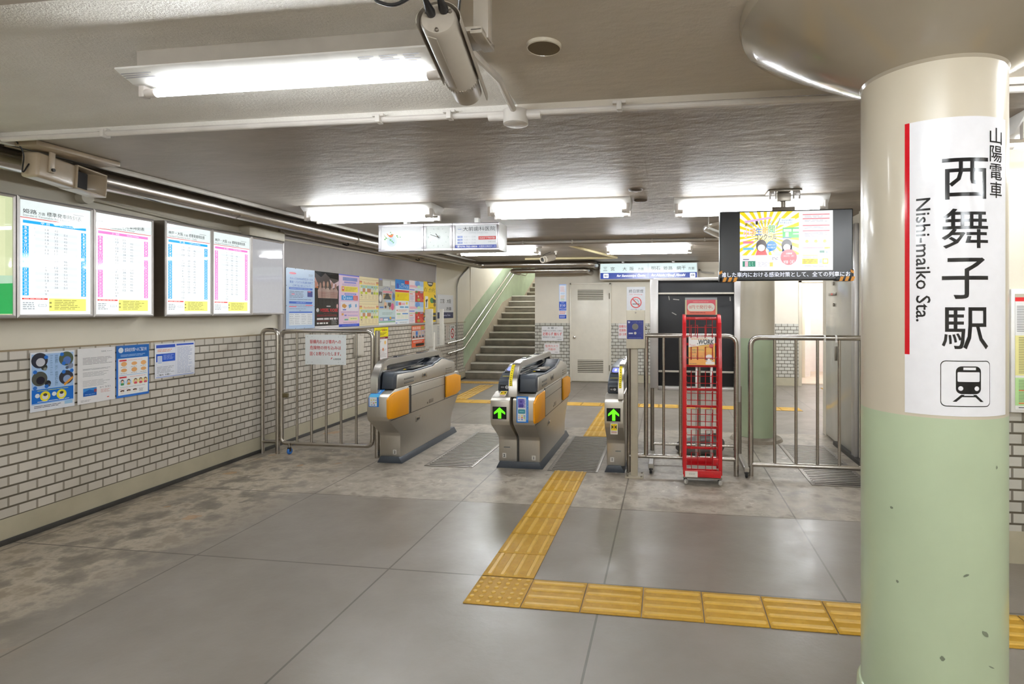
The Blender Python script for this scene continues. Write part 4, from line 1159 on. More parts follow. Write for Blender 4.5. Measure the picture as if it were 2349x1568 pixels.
def caution(t, xm, z0, z1, y, slope=False):
    hw = .032
    s = Sheet((xm - hw, y, z0), (1, 0, 0), (0, .09, .036) if slope else (0, 0, 1), 2 * hw, (z1 - z0), th=.001, base='#ece9e2')
    s.rect(.08, .06, .92, .66, '#f2dc10', 1); s.poly([(.15, .15), (.42, .33), (.15, .55)], '#1d1d1b', 2); s.poly([(.85, .15), (.58, .33), (.85, .55)], '#1d1d1b', 2); s.rect(.46, .14, .54, .54, '#d8261c', 3); s.lines(.12, .72, .88, .92, 2, '#b03a34', 2, seed=3, ragged=.05); s.build('caution_sticker', t)
# middle double gate
g = thing('ticket_gate', 'middle double ticket gate with blue sticker between its arrow display and yellow flap', 'ticket gate', (-1.38, 5.85, 0), 'ticket gates')
plinth(g, -1.575, -1.18)
xm = left_half(g, -1.58, -1.402, -1.43, 4.93, '2')
right_half(g, -1.382, -1.18, -1.345, 4.965)
arch(g, -1.428, -1.348)
b = MB(); b.box(-1.402, 5.2, .06, -1.382, 6.45, .72, groove); b.build('centre_seam', g)
number(g, '2', -1.525, .115, 5.19); number(g, '1', -1.24, .10, 5.19)
caution(g, -1.49, .705, .80, 4.985, True)
s = fsheet(-1.345, -1.235, .475, .712, 4.963, th=.0015, base='#1f7fe0')
s.rect(.09, .045, .80, .955, '#e9eef2', 1); s.rect(.13, .09, .74, .43, '#6f66c0', 2); s.circ(.38, .2, .09, '#453c98', 3); s.poly([(.2, .42), (.25, .3), (.55, .3), (.6, .42)], '#453c98', 3)
s.text('PiTaPa', .60, .10, .73, .42, '#e9e6ff', 3, rot=90); s.rrect(.13, .49, .74, .66, .08, '#3f93a8', 2); s.lines(.25, .53, .65, .62, 1, '#7cc0cc', 3)
for (x, y, c) in ((.15, .72, '#cfd3d0'), (.4, .72, '#e9d24a'), (.6, .72, '#5a86c8'), (.15, .79, '#e6c0b8'), (.4, .79, '#c84a4a'), (.6, .79, '#7cc04a'), (.15, .86, '#8fb8e0'), (.4, .86, '#3f7ed8'), (.62, .86, '#d8d8d8')): s.rect(x, y, x + .13, y + .045, c, 2)
s.lines(.85, .1, .96, .9, 16, '#bcd9f6', 2, seed=4, fill=.5)
s.build('information_sticker', g)
strip(g, -1.421, -1.392)
b = MB(); b.box(-1.53, 5.188, .19, -1.47, 5.1895, .197, ink('#5f6a6c')); b.build('maker_mark', g)
# right gate, half hidden by the fence
g = thing('ticket_gate', 'narrow right ticket gate next to the intercom post with green arrow display', 'ticket gate', (-.46, 5.85, 0), 'ticket gates')
plinth(g, -.545, -.412)
xm = left_half(g, -.548, -.38, -.43, 4.975, '1', (.508, .625))
arch(g, -.428, -.38)
number(g, '1', -.50, .115, 5.19)
caution(g, -.462, .395, .492, 4.973)
strip(g, -.421, -.397)
b = MB(); b.box(-.47, 5.188, .19, -.42, 5.1895, .197, ink('#5f6a6c')); b.build('maker_mark', g)

# ------------------------------------------------------------------ floor grates in the lanes
grate_m = brushed('grate_steel', '#8f8a84', .42)
slot_m = paint('grate_slot', '#2a2723', .7)
def grate(x0, x1, y0, y1, label):
    b = MB(); b.box(x0, y0, -.004, x1, y1, .0015, slot_m)
    b.box(x0, y0, 0, x0 + .035, y1, .005, grate_m, .001); b.box(x1 - .035, y0, 0, x1, y1, .005, grate_m, .001)
    n = int((y1 - y0) / .052)
    for k in range(n):
        y = y0 + (y1 - y0) * k / n
        b.box(x0 + .03, y, 0, x1 - .03, y + .031, .005, grate_m)
    tag(b.build('floor_grate'), label, 'grate', 'ribbed floor grates')
grate(-2.30, -1.82, 5.13, 6.63, 'ribbed steel floor grate in the lane between the left and middle ticket gates')
grate(-1.10, -.63, 5.14, 6.60, 'ribbed steel floor grate in the lane above the yellow tactile path')
grate(1.22, 1.72, 5.04, 6.52, 'ribbed floor grate behind the right fence by the office panel')

# ------------------------------------------------------------------ tactile paving
tact_m = None
def tactile_mat():
    m, t, b = newmat('yellow_tactile')
    p = pos(t)
    f = noise(t, p, 14, 5); g2 = noise(t, p, 60, 3)
    c = ramp(t, f, [(.3, lin('#ad8424')), (.55, lin('#b98e2c')), (.75, lin('#c39a38'))])
    c = mixc(t, math_(t, 'MULTIPLY', math_(t, 'GREATER_THAN', g2, .62), .25), c, lin('#8a6f35'))
    t.links.new(c, b.inputs['Base Color']); b.inputs['Roughness'].default_value = .5; b.inputs['Specular IOR Level'].default_value = .3
    return m
tact_m = tactile_mat()
rib_m = paint('tactile_rib', '#cfa647', .42, var=.08, scale=20)
def capsule(b, x0, y0, x1, y1, r, h):
    n = 6; pts = []
    a0 = math.atan2(y1 - y0, x1 - x0)
    for (cx, cy, s0) in ((x1, y1, a0 - PI / 2), (x0, y0, a0 + PI / 2)):
        for k in range(n + 1):
            a = s0 + PI * k / n; pts.append((cx, cy, math.cos(a), math.sin(a)))
    m = len(pts); vs = []
    for rr, z in ((r, 0), (r * .62, h)): vs += [(x + rr * c, y + rr * s_, z) for x, y, c, s_ in pts]
    b.add(vs, [(k, (k + 1) % m, m + (k + 1) % m, m + k) for k in range(m)], rib_m); b.add(vs[m:], [tuple(range(m))], rib_m)
def tile(kind):
    T = .0045
    b = MB(); b.box(-.149, -.149, 0, .149, .149, T, tact_m, .003)
    if kind == 'dot':
        for i in range(6):
            for j in range(6):
                b.lathe([(.013, T), (.0115, T + .0035), (.009, T + .005), (0, T + .005)], rib_m, 14, Matrix.Translation((-.125 + i * .05, -.125 + j * .05, 0)), cap=False)
    else:
        for i in range(4):
            y = -.111 + i * .074; b2 = MB(); capsule(b2, -.128, y, .128, y, .0145, .005)
            b.add([(x, yy, z + T) for x, yy, z in b2.v], b2.f, rib_m)
    return b
tile_dot = tag(tile('dot').build('tactile_tile', origin=(0, 0, 0)), 'yellow tactile tile with raised dots where the yellow path turns', 'tactile tile', 'yellow tactile tiles')
tile_dot.location = (-.879, 2.9, 0)
tile_bar = tag(tile('bar').build('tactile_tile', origin=(0, 0, 0)), 'x', 'tactile tile', 'yellow tactile tiles')
def put(src, x, y, rot, label, group):
    o = src if not src.get('used') else src.copy()
    if o is not src: COL.objects.link(o)
    o.location = (x, y, 0); o.rotation_euler = (0, 0, rot); o['label'] = label; o['group'] = group
    if 'used' in o: del o['used']
    return o
first = True
def putbar(x, y, rot, label, group):
    global first
    o = tile_bar if first else tile_bar.copy()
    if not first: COL.objects.link(o)
    first = False
    o.location = (x, y, 0); o.rotation_euler = (0, 0, rot); o['label'] = label; o['group'] = group
yy = [3.055 + .1515 + k * .3015 for k in range(7)]
for k, y in enumerate(yy[:6]):
    putbar(-.879, y, PI / 2, 'yellow bar tactile tile, %s from the dotted corner tile towards the gates' % NTH[k], 'tactile tiles of the path to the gate')
putbar(-.879, 5.0, PI / 2, 'yellow bar tactile tile touching the floor grate between the ticket gates', 'tactile tiles of the path to the gate')
for k in range(9):
    putbar(-.879 + .302 * (k + 1), 2.9 - .0018 * k, 0, 'yellow bar tactile tile, %s from the dotted corner tile towards the near pillar' % NTH[k], 'tactile tiles of the path to the pillar')
for k in range(7):
    putbar(-.83, 6.752 + k * .302, PI / 2, 'yellow bar tactile tile, %s beyond the middle lane grate' % NTH[k], 'tactile tiles beyond the gates')
def putdot(x, y, label, group):
    o = tile_dot.copy(); COL.objects.link(o); o.location = (x, y, 0); o['label'] = label; o['group'] = group
for k in range(19):
    x = -3.6 + k * .302
    if abs(x + .83) < .16:
        putdot(x, 8.86, 'dotted tactile tile where the far crossing strip meets the path from the gates', 'tactile tiles of the far strip')
    else:
        putbar(x, 8.86, 0, 'yellow bar tactile tile in the far crossing strip, %s from its left end' % (NTH[k] if k < 18 else 'last'), 'tactile tiles of the far strip')
for k in range(6):
    putbar(-3.46 - .015 * k, 9.18 + k * .302, PI / 2 + .05, 'yellow bar tactile tile leading to the staircase, %s from the far strip' % NTH[k], 'tactile tiles leading to the staircase')
for k in range(4):
    putdot(-4.12 + k * .302, 11.2, 'dotted tactile tile along the foot of the staircase, %s from its left' % NTH[k], 'tactile tiles at the stair foot')
putdot(3.05, 11.2, 'dotted tactile tile before the pale side passage, left one', 'tactile tiles before the passage'); putdot(3.352, 11.2, 'dotted tactile tile before the pale side passage, right one', 'tactile tiles before the passage')
putdot(2.143, 2.884, 'dotted tactile tile at the right edge of the photo behind the pillar', 'tactile tiles by the right edge')
for k in range(2): putbar(2.143, 2.58 - k * .302, PI / 2, 'yellow bar tactile tile at the right edge behind the pillar, %s from the dotted tile' % NTH[k], 'tactile tiles by the right edge')
# ------------------------------------------------------------------ steel fences
FR = .0215
t = thing('steel_fence', 'narrow fixed stainless barrier against the brick tile wall', 'fence', (-4.09, 5.34, 0))
b = MB(); b.tube([(-4.175, 5.34, 0), (-4.175, 5.34, 1.285), (-4.00, 5.34, 1.285), (-4.00, 5.34, 0)], FR, steel, 16, fillet=.06); b.build('frame', t)
b = MB(); b.rod((-4.175, 5.34, .125), (-4.00, 5.34, .125), FR * .9, steel, 14); b.build('lower_rail', t)
t = thing('swing_gate', 'stainless barred swing gate on a blue caster carrying the white warning board', 'gate', (-3.43, 5.34, 0))
b = MB()
x0, x1, z0, z1 = -3.955, -2.945, .115, 1.275
b.tube([(x0 + .12, 5.34, z0), (x0, 5.34, z0), (x0, 5.34, z1), (x1, 5.34, z1), (x1, 5.34, z0), (x0 + .11, 5.34, z0)], FR, steel, 16, fillet=.07)
b.build('frame', t)
for x in (-3.78, -3.617, -3.453, -3.289, -3.122):
    b = MB(); b.rod((x, 5.34, z0), (x, 5.34, z1), .0125, steel, 12); b.build('bar', t)
b = MB(); b.tube([(-3.86, 5.33, .115), (-3.86, 5.33, .07)], .013, steel_dark, 10); b.box(-3.875, 5.315, .03, -3.845, 5.345, .075, black_plastic, .004)
cs = b.build('caster', t)
b = MB(); b.lathe([(.012, -.013), (.030, -.012), (.034, 0), (.030, .012), (.012, .013)], paint('blue_wheel', '#2f6fc0', .4), 20, Matrix.Translation((-3.86, 5.335, .034)) @ Matrix.Rotation(PI / 2, 4, 'Y')); b.build('wheel', cs, origin=ORG[t.name])
b = MB(); b.box(-3.94, 5.325, .585, -3.885, 5.36, .63, paint('brass_lock', '#6f6548', .4, metal=.6), .004); b.build('latch', t)
b = MB(); b.rod((-2.893, 5.34, 0), (-2.893, 5.34, 1.28), .025, steel, 18); tag(b.build('gate_post'), 'round stainless post between the swing gate and the left ticket gate', 'post')
s = fsheet(-3.664, -3.215, .935, 1.24, 5.308, th=.003, base='#e6ebec', rough=.3)
for k, tx in enumerate(('駅構内および車内への', '危険物の持ち込みは', '固くお断りいたします。')):
    s.text(tx, .12, .17 + k * .20, .88, .30 + k * .20, '#c2262c', 2, bold=.025)
s.text('山陽電車', .69, .78, .88, .84, '#4a4a4a', 2, bold=.01); s.poly([(.63, .83), (.645, .76), (.675, .76), (.655, .80)], '#d84a4a', 2)
for x in (.06, .17, .82, .93):
    for y in (.07, .92): s.circ(x, y, .011, '#c9cdce', 1, 10)
tag(s.build('warning_board'), 'white warning board with red writing fixed to the swing gate bars', 'sign')

t = thing('steel_fence', 'stainless barred fence standing behind the red magazine rack', 'fence', (.2, 5.2, 0))
b = MB(); b.tube([(-.345, 5.22, 1.258), (.615, 5.22, 1.258), (.615, 5.22, 0)], FR * 1.05, steel, 16, fillet=.09)
b.rod((-.348, 5.22, 0), (-.348, 5.22, 1.20), FR * .9, steel_dark, 14); b.build('frame', t)
b = MB(); b.rod((-.345, 5.22, .15), (.615, 5.22, .15), FR * .9, steel, 14); b.build('lower_rail', t)
for x, r in ((-.19, .02), (-.03, .0125), (.125, .018), (.29, .0125), (.45, .0125)):
    b = MB(); b.rod((x, 5.22, .15), (x, 5.22, 1.258), r, steel, 12); b.build('bar', t)
t = thing('steel_fence', 'stainless barred fence running behind the near pillar with two white ties on its rail', 'fence', (1.3, 5.25, 0))
b = MB(); b.tube([(.745, 5.25, 0), (.745, 5.25, 1.245), (2.6, 5.25, 1.245), (2.6, 5.25, 0)], FR * 1.1, steel, 16, fillet=.08); b.build('frame', t)
b = MB(); b.rod((.745, 5.25, .105), (2.6, 5.25, .105), FR, steel, 14); b.build('lower_rail', t)
for k in range(9):
    x = .953 + .1825 * k; b = MB(); b.rod((x, 5.25, .105), (x, 5.25, 1.245), .0135, steel, 12); b.build('bar', t)
for x in (1.375, 1.47):
    b = MB(); b.lathe([(.0245, -.008), (.026, -.006), (.026, .006), (.0245, .008)], white_paint, 18, Matrix.Translation((x, 5.25, 1.245)) @ Matrix.Rotation(PI / 2, 4, 'Y'), cap=False); b.box(x - .006, 5.22, 1.205, x + .008, 5.235, 1.225, white_paint, .003); b.build('cable_tie', t)

# ------------------------------------------------------------------ intercom post
t = thing('intercom_post', 'beige square post with a cream intercom box and blue call panel', 'intercom', (-.285, 5.08, 0))
post_m = paint('post_beige', '#b3aa97', .4)
b = MB(); b.box(-.32, 5.06, .01, -.258, 5.12, 1.2, post_m, .004); b.build('post', t)
b = MB(); b.box(-.37, 5.01, 0, -.205, 5.17, .012, post_m, .003)
for x in (-.35, -.225):
    for y in (5.03, 5.15): b.rod((x, y, .01), (x, y, .022), .009, steel_dark, 8)
b.build('base_plate', t)
b = MB(); b.box(-.358, 5.02, 1.15, -.194, 5.10, 1.49, cream_box, .005); b.rod((-.275, 5.018, 1.468), (-.275, 5.022, 1.468), .008, steel_dark, 12); b.rod((-.192, 5.05, 1.33), (-.178, 5.05, 1.33), .014, steel, 12); b.build('intercom_box', t)
s = fsheet(-.351, -.206, 1.234, 1.40, 5.0185, th=.0015, base='#26358c', rough=.3)
s.circ(.5, .34, .19, '#8e8b84', 1); s.circ(.5, .34, .17, '#7d7a73', 2)
s.circ(.5, .685, .08, '#d8d3c6', 2); s.rect(.10, .66, .36, .73, '#e8e8ee', 1); s.lines(.68, .64, .9, .74, 2, '#4a58a8', 1); s.text('インターホン', .32, .06, .92, .12, '#8b95d0', 1); s.lines(.1, .90, .9, .97, 1, '#6f7bc0', 1)
s.poly([(.05, .05), (.2, .07), (.16, .15), (.08, .15)], '#d8dcf0', 1)
for x in (.12, .88):
    for y in (.2, .78): s.circ(x, y, .03, '#5a5a7c', 1, 8)
s.build('call_panel', t)

# ------------------------------------------------------------------ red magazine rack
red = paint('red_enamel', '#c4101c', .28, var=.04, coat=.3)
redw = paint('red_wire', '#b3161d', .3)
t = thing('magazine_rack', 'tall red wire magazine rack on casters in front of the steel fence', 'magazine rack', (.3, 4.97, 0))
xa, xb, yb, yfr = .135, .462, 5.14, 4.90
side = [(5.13, .09), (5.13, 1.44), (5.09, 1.455), (5.02, 1.445), (4.97, 1.38), (4.935, 1.25), (4.905, 1.0), (4.895, .6), (4.89, .09), (4.915, .09), (4.92, .6), (4.93, 1.0), (4.96, 1.25), (4.99, 1.36), (5.03, 1.415), (5.09, 1.425), (5.11, 1.41), (5.11, .09)]
for x in (xa, xb - .03):
    b = MB(); b.prism(side, 'x', x, x + .03, red, .002); b.build('side_frame', t)
b = MB(); b.box(xa + .005, 4.885, .065, xb - .01, 4.90, .13, red, .003); b.box(xa + .005, 5.10, .115, xb - .01, 5.12, .18, red, .003); b.box(xa, 4.885, .06, xb, 5.13, .075, steel_dark, .002); b.build('base_tray', t)
s = fsheet(xa + .018, xa + .122, .072, .122, 4.8845, th=.001, base='#e9e2da'); s.lines(.3, .3, .8, .6, 2, '#8a8a86', 1, ragged=.05); s.build('label_card', t)
wr = .0032
def wire(b, p): b.tube(p, wr, redw, 6)
def basket(z, front, h=.19, grid=True):
    b = MB(); yb_, yf_ = front + .075, front
    b.box(xa + .028, yb_ - .02, z - .008, xb - .03, yb_ - .014, z + .014, red, .002)
    for zz in ((z + .02, z + .075, z + .135) if grid else (z + .085,)): wire(b, [(xa + .035, yf_ + .05 - (zz - z) * .2, zz), (xa + .035, yf_, zz - .01), (xb - .04, yf_, zz - .01), (xb - .04, yf_ + .05 - (zz - z) * .2, zz)])
    for x in ((xa + .07, xa + .125, xa + .19, xa + .245) if grid else ()): wire(b, [(x, yb_ - .015, z + .005), (x, yf_ + .002, z + .005), (x, yf_ + .002, z + .14)])
    for (p0, p1) in ((xa + .07, xa + .125), (xa + .19, xa + .25)):
        b.tube([(p0, yf_, z + .06), (p0, yf_ - .008, z + h - .02), (p1, yf_ - .008, z + h - .02), (p1, yf_, z + .06)], .0042, redw, 6)
    b.build('wire_basket', t)
for z, f in ((.11, 4.905), (.30, 4.91), (.475, 4.92), (.655, 4.925), (.80, 4.93), (1.005, 4.935), (1.19, 4.965)): basket(z, f, grid=z < .95)
b = MB(); b.box(xa + .03, 5.03, 1.405, xb - .03, 5.04, 1.43, red, .003)
for x in (xa + .06, xa + .11, xa + .205, xa + .255): wire(b, [(x, 5.03, 1.42), (x, 5.045, 1.25)])
wire(b, [(xa + .03, 5.0, 1.34), (xb - .03, 5.0, 1.34)]); b.build('top_rail', t)
b = MB(); b.box(xa + .115, 5.12, .15, xa + .135, 5.135, 1.02, alu, .002); b.box(xa + .245, 5.12, .15, xa + .265, 5.135, 1.02, alu, .002); b.build('back_upright', t)
s = fsheet(xa + .022, xb - .03, 1.45, 1.60, 5.04, th=.006, base='#d8d0a8', rough=.2)
s.rect(0, 0, 1, .13, '#9a9ba0', 1); s.rect(.05, .13, .95, 1, '#e0596a', 1); s.rect(.05, .75, .95, 1, '#e8705c', 2); s.rrect(.075, .33, .925, .80, .11, '#f1ece2', 3); s.text('0円で発行中。', .13, .44, .87, .66, '#d8645c', 4, bold=.01)
s.lines(.25, .22, .75, .28, 1, '#f4a6a0', 3); s.lines(.15, .85, .65, .91, 1, '#6a3838', 4)
s.build('header_sign', t)
for (x, y) in ((xa + .02, 4.92), (xb - .02, 4.92), (xa + .02, 5.10), (xb - .02, 5.10)):
    b = MB(); b.box(x - .014, y - .014, .03, x + .014, y + .014, .065, black_plastic, .003); c = b.build('caster', t)
    b = MB(); b.lathe([(.008, -.010), (.022, -.009), (.025, 0), (.022, .009), (.008, .010)], paint('grey_wheel', '#c9c5bf', .4), 18, Matrix.Translation((x + .006, y - .006, .0255)) @ Matrix.Rotation(PI / 2, 4, 'Y') @ Matrix.Rotation(.5, 4, 'X')); b.build('wheel', c, origin=ORG[t.name])
# the free magazines in the rack
s = Sheet((.185, 4.952, 1.018), (1, 0, 0), (0, .03, .245), .222, .245, th=.016, base='#f0b42a', rough=.3)
s.rect(0, .55, 1, 1, '#eb9f18', 1); s.poly([(0, 0), (1, 0), (1, .24), (0, .38)], '#f1ede8', 2)
s.text('.WORK', .33, .10, .97, .28, '#1a1a1a', 3, bold=.04, shear=.02); s.poly([(.4, .31), (.78, .275), (.78, .283), (.4, .318)], '#1a1a1a', 3)
s.lines(.1, .03, .75, .12, 2, '#e0a860', 3, seed=3); s.text('Town', .03, .27, .27, .34, '#e06a60', 3)
s.text('未経験でもラクラクな', .13, .44, .58, .51, '#3a3212', 3); s.text('仕事', .13, .53, .27, .59, '#3a3212', 3)
s.text('短期・単発・バイト', .13, .67, .55, .72, '#3a3212', 3); s.text('時給・高収入の仕事', .13, .74, .57, .79, '#3a3212', 3)
s.circ(.86, .33, .085, '#c8262c', 3); s.ell(.78, .76, .16, .13, '#f4f0ea', 3); s.circ(.68, .80, .04, '#5a3828', 4); s.circ(.86, .79, .05, '#3a3028', 4); s.circ(.86, .80, .03, '#e8c820', 5); s.rrect(.64, .88, .98, .98, .03, '#f4eee8', 3); s.lines(.03, .94, .32, .97, 1, '#2a2a2a', 3)
tag(s.build('magazine'), 'yellow and white free job magazine standing in the red rack', 'magazine')

# ------------------------------------------------------------------ mobile blackboard seen from behind
BY = 5.66
t = thing('mobile_board', 'wheeled black board in an aluminium frame behind the fence', 'board', (.28, BY, 0))
b = MB(); b.box(-.09, BY + .005, .74, .655, BY + .03, 1.80, paint('board_back', '#1b1b1e', .5, var=.1), .002); b.build('panel', t)
b = MB()
b.box(-.165, BY - .03, .72, -.085, BY + .035, 1.795, alu, .006); b.box(.645, BY - .03, .60, .705, BY + .035, 1.80, alu, .006)
b.box(-.13, BY - .02, 1.78, .70, BY + .035, 1.81, alu, .004); b.box(-.09, BY - .02, .70, .66, BY + .035, .735, alu, .004)
b.build('frame', t)
for z in (1.655, .885): 
    b = MB(); b.box(-.085, BY - .012, z - .009, .65, BY + .004, z + .009, paint('board_strut', '#cfc7bb', .35), .002); b.build('cross_bar', t)
b = MB()
for (x, z, l, a) in ((.02, 1.61, .02, 1.4), (.09, 1.595, .03, .1), (.07, 1.455, .025, .5), (.61, 1.60, .02, 1.5)):
    b.box(-l, -.0006, -.004, l, 0, .004, ink('#a9a49c'), mtx=Matrix.Translation((x, BY + .0045, z)) @ Matrix.Rotation(a, 4, 'Y'))
b.build('tape_scrap', t)
for x in (-.145, .70):
    b = MB(); b.rod((x, BY + .01, .08), (x, BY + .01, .75), .019, steel_dark, 14); b.build('upright', t)
    b = MB(); b.box(x - .022, BY - .50, .055, x + .022, BY + .42, .095, paint('foot_grey', '#9c968c', .35), .005); b.build('foot', t)
    for y in (BY - .47, BY + .39):
        b = MB(); b.box(x - .018, y - .02, .035, x + .018, y + .02, .058, black_plastic, .003); c = b.build('caster', t)
        b = MB(); b.lathe([(.01, -.012), (.028, -.011), (.032, 0), (.028, .011), (.01, .012)], rubber, 20, Matrix.Translation((x, y - .01, .0325)) @ Matrix.Rotation(PI / 2, 4, 'Y')); b.rod((x + .012, y - .01, .0325), (x + .014, y - .01, .0325), .012, alu, 14); b.build('wheel', c, origin=ORG[t.name])
b = MB(); b.rod((-.145, BY + .01, .16), (.70, BY + .01, .16), .012, steel, 12); b.build('lower_brace', t)
# grey sack lying under the board
bm = bmesh.new(); bmesh.ops.create_uvsphere(bm, u_segments=28, v_segments=16, radius=1)
for v in bm.verts:
    x, y, z = v.co; k = 1 + .08 * math.sin(5 * x + 2 * y) + .06 * math.sin(9 * y + 3 * z)
    v.co = Vector((.36 + x * .245 * k, 6.02 + y * .16 * k, max(.002, .075 + z * .115 * k + .03 * x)))
b = MB(); b.addbm(bm, paint('grey_sack', '#6f6b68', .6, var=.2, scale=12, bmp=.4, bscale=40)); sk = tag(b.build('sandbag'), 'grey sack lying on the floor beneath the wheeled black board', 'bag')
b = MB(); b.tube([(.40, 6.0, .17), (.46, 5.98, .205), (.52, 5.99, .20), (.5, 6.02, .17)], .018, paint('grey_sack_tie', '#57534f', .6), 8, fillet=.04); b.build('tied_neck', sk, origin=ORG[sk.name])

# white post with boards seen edge on behind the left gate
t = thing('white_signpost', 'white post with two upright boards seen edge-on behind the left ticket gate', 'signpost', (-3.0, 7.0, 0))
wp = paint('aged_white', '#d8d3c8', .45, var=.08)
b = MB(); b.box(-3.06, 6.97, 0, -3.0, 7.03, 1.2, wp, .004); b.build('post', t)
b = MB(); b.box(-3.095, 6.93, 1.02, -3.0, 6.965, 1.505, wp, .004); b.build('board', t)
b = MB(); b.box(-2.955, 7.06, 1.03, -2.905, 7.085, 1.505, wp, .004); b.build('board', t)
b = MB(); b.box(-3.1, 6.92, 0, -2.94, 7.08, .012, wp, .002); b.build('base_plate', t)
# ------------------------------------------------------------------ lit timetable boxes on the left wall
def lightbox(Y0, Y1, z0, z1, label, face_fn, lit, base, cat='timetable', group='timetable lightboxes', off=.13, bw=.018):
    t = thing('timetable_lightbox' if cat == 'timetable' else 'advert_lightbox' if cat == 'advert' else 'lit_panel_box', label, cat, LP((Y0 + Y1) / 2, .07, z0), group)
    b = MB(); lslab(b, Y0 + .001, Y1 - .001, z0, z1, .012, off - .012, brushed('box_side_steel', '#8f8780', .3, stretch=(2, 2, 60))); b.build('case', t)
    b = MB()
    yo, yi, zo0, zo1, zi0, zi1 = (Y0, Y1), (Y0 + bw, Y1 - bw), z0, z1, z0 + bw * 1.2, z1 - bw * 1.2
    O = [(yo[0], zo0), (yo[1], zo0), (yo[1], zo1), (yo[0], zo1)]; I = [(yi[0], zi0), (yi[1], zi0), (yi[1], zi1), (yi[0], zi1)]
    q = lambda p, o: LM @ Vector((o, p[0], p[1]))
    vs = [q(p, off - .012) for p in O] + [q(p, off - .003) for p in O] + [q((p[0] * .5 + i[0] * .5, p[1] * .5 + i[1] * .5), off + .004) for p, i in zip(O, I)] + [q(p, off - .002) for p in I] + [q(p, off - .012) for p in I]
    fs = []
    for r in range(4):
        for k in range(4):
            k2 = (k + 1) % 4; fs.append((r * 4 + k, r * 4 + k2, (r + 1) * 4 + k2, (r + 1) * 4 + k))
    b.add(vs, fs, alu); b.build('frame', t, smooth=20)
    s = lsheet(Y0 + bw - .002, Y1 - bw + .002, zi0 - .002, zi1 + .002, off - .012, th=.004, base=base, lit=lit, rough=.025)
    if face_fn: face_fn(s)
    s.build('lit_face', t)
    return t
MINS = ['7 32 50', '12 40 53', '7 12 45', '14 32 45', '7 12 42', '9 12 42']
def timetable(col, dest, dest_en, head, head_en, seed):
    def f(s):
        r = random.Random(seed)
        pale = '#eef6f6'
        s.rect(0, 0, 1, .152, '#dfe9e8', 1)
        s.text(dest, .05, .078, .23 if len(dest) < 4 else .36, .116, '#1c1f20', 2, bold=.02)
        x0 = .25 if len(dest) < 4 else .38
        s.text('方面', x0, .09, x0 + .09, .116, '#2a2d2e', 2, bold=.01)
        s.text('標準発車時刻表', x0 + .115, .078, .865, .118, '#1c1f20', 2, bold=.02)
        s.text('Standard Timetable for ' + dest_en, .05, .124, .68, .147, '#6f7678', 2)
        s.rect(.74, .062, .9, .067, '#8d9494', 2)
        s.rect(.01, .152, .99, .158, '#cc2f2c', 2)
        s.rect(.05, .176, .935, .202, col, 1); s.text(head, .28, .180, .40, .198, '#ffffff', 2, bold=.02); s.text(head_en, .54, .181, .76, .198, '#ffffff', 2)
        for k in range(20):
            y = .226 + k * .0303
            if k % 2: s.rect(.21, y, .8, y + .0285, '#e3eaf0', 1)
            for (xa, xb) in ((.045, .125), (.86, .935)):
                s.rect(xa, y, xb, y + .029, col, 1)
                s.text(str(k + 5), xa + .022, y + .005, xb - .022, y + .024, '#ffffff', 2, bold=.01)
            n = 1 if k == 0 else (2 if k > 17 else 4)
            for j, x in enumerate((.19, .34, .47, .60)):
                if k > 17 and j > 1 or (k == 0 and j > 2): continue
                tx = str(r.choice((7, 9, 12, 13, 14)) if j == 1 else r.choice((12, 32, 38, 39)) if j == 2 else r.choice((42, 43, 45, 46, 51)) if j == 3 else r.choice((1, 3, 5)))
                s.text(tx, x, y + .006, x + (.05 if len(tx) > 1 else .024), y + .023, '#8a9196' if j else '#dfe4e6', 2)
        s.rect(.04, .852, .375, .866, '#dd3a34', 2); s.lines(.06, .854, .35, .864, 1, '#f7d7d4', 3, seed=seed)
        s.rect(.04, .87, .375, .968, '#e6edf0', 1); s.lines(.05, .885, .21, .955, 4, '#9aa2a6', 2, seed=seed + 1); s.text('（二）', .25, .905, .36, .93, '#8a9196', 2)
        s.rect(.395, .853, .935, .968, '#f5f07a', 1); s.lines(.47, .862, .86, .955, 6, '#8d8a52', 2, seed=seed + 2, fill=.38); s.rect(.40, .885, .43, .90, '#8d8a52', 2); s.rect(.40, .92, .43, .935, '#8d8a52', 2)
    return f
BLUE, PINK = '#29abec', '#ee82cc'
TL = .72
def green_ad(s):
    s.rect(0, .02, .93, .98, '#e7eec0', 1)
    s.poly([(0, .70), (1, .665), (1, .735), (0, .80)], '#bfe0c4', 2); s.poly([(0, .79), (1, .73), (1, .99), (0, .99)], '#2fae5a', 3)
    for k, ch in enumerate('舞子霊場'): s.text(ch, .64, .62 - k * .135, .80, .735 - k * .135, '#23281f', 3, bold=.02)
    s.text('墓苑の', .52, .84, .84, .885, '#ffffff', 4, bold=.03); s.text('3672', .42, .90, .86, .955, '#ffffff', 4, bold=.03, shear=.08)
lightbox(2.40, 2.986, 1.44, 2.215, 'lit green and cream advert box at the left edge of the photo', green_ad, .56, '#dbe5b6', 'advert', 'lightboxes on the left wall')
lightbox(2.99, 3.477, 1.44, 2.215, 'largest lit timetable with blue columns, beside the green advert', timetable(BLUE, '姫路', 'Himeji', '平 日', 'Weekdays', 3), TL, '#fbfeff')
lightbox(3.48, 3.969, 1.44, 2.215, 'lit timetable with pink columns, second from the green advert', timetable(PINK, '姫路', 'Himeji', '土・休日', 'Saturdays & Holidays', 4), TL, '#fbfeff')
lightbox(4.075, 4.571, 1.438, 2.226, 'lit timetable with blue columns just past the gap, third from the green advert', timetable(BLUE, '神戸・大阪', 'Kobe, Osaka', '平 日', 'Weekdays', 5), TL, '#fbfeff')
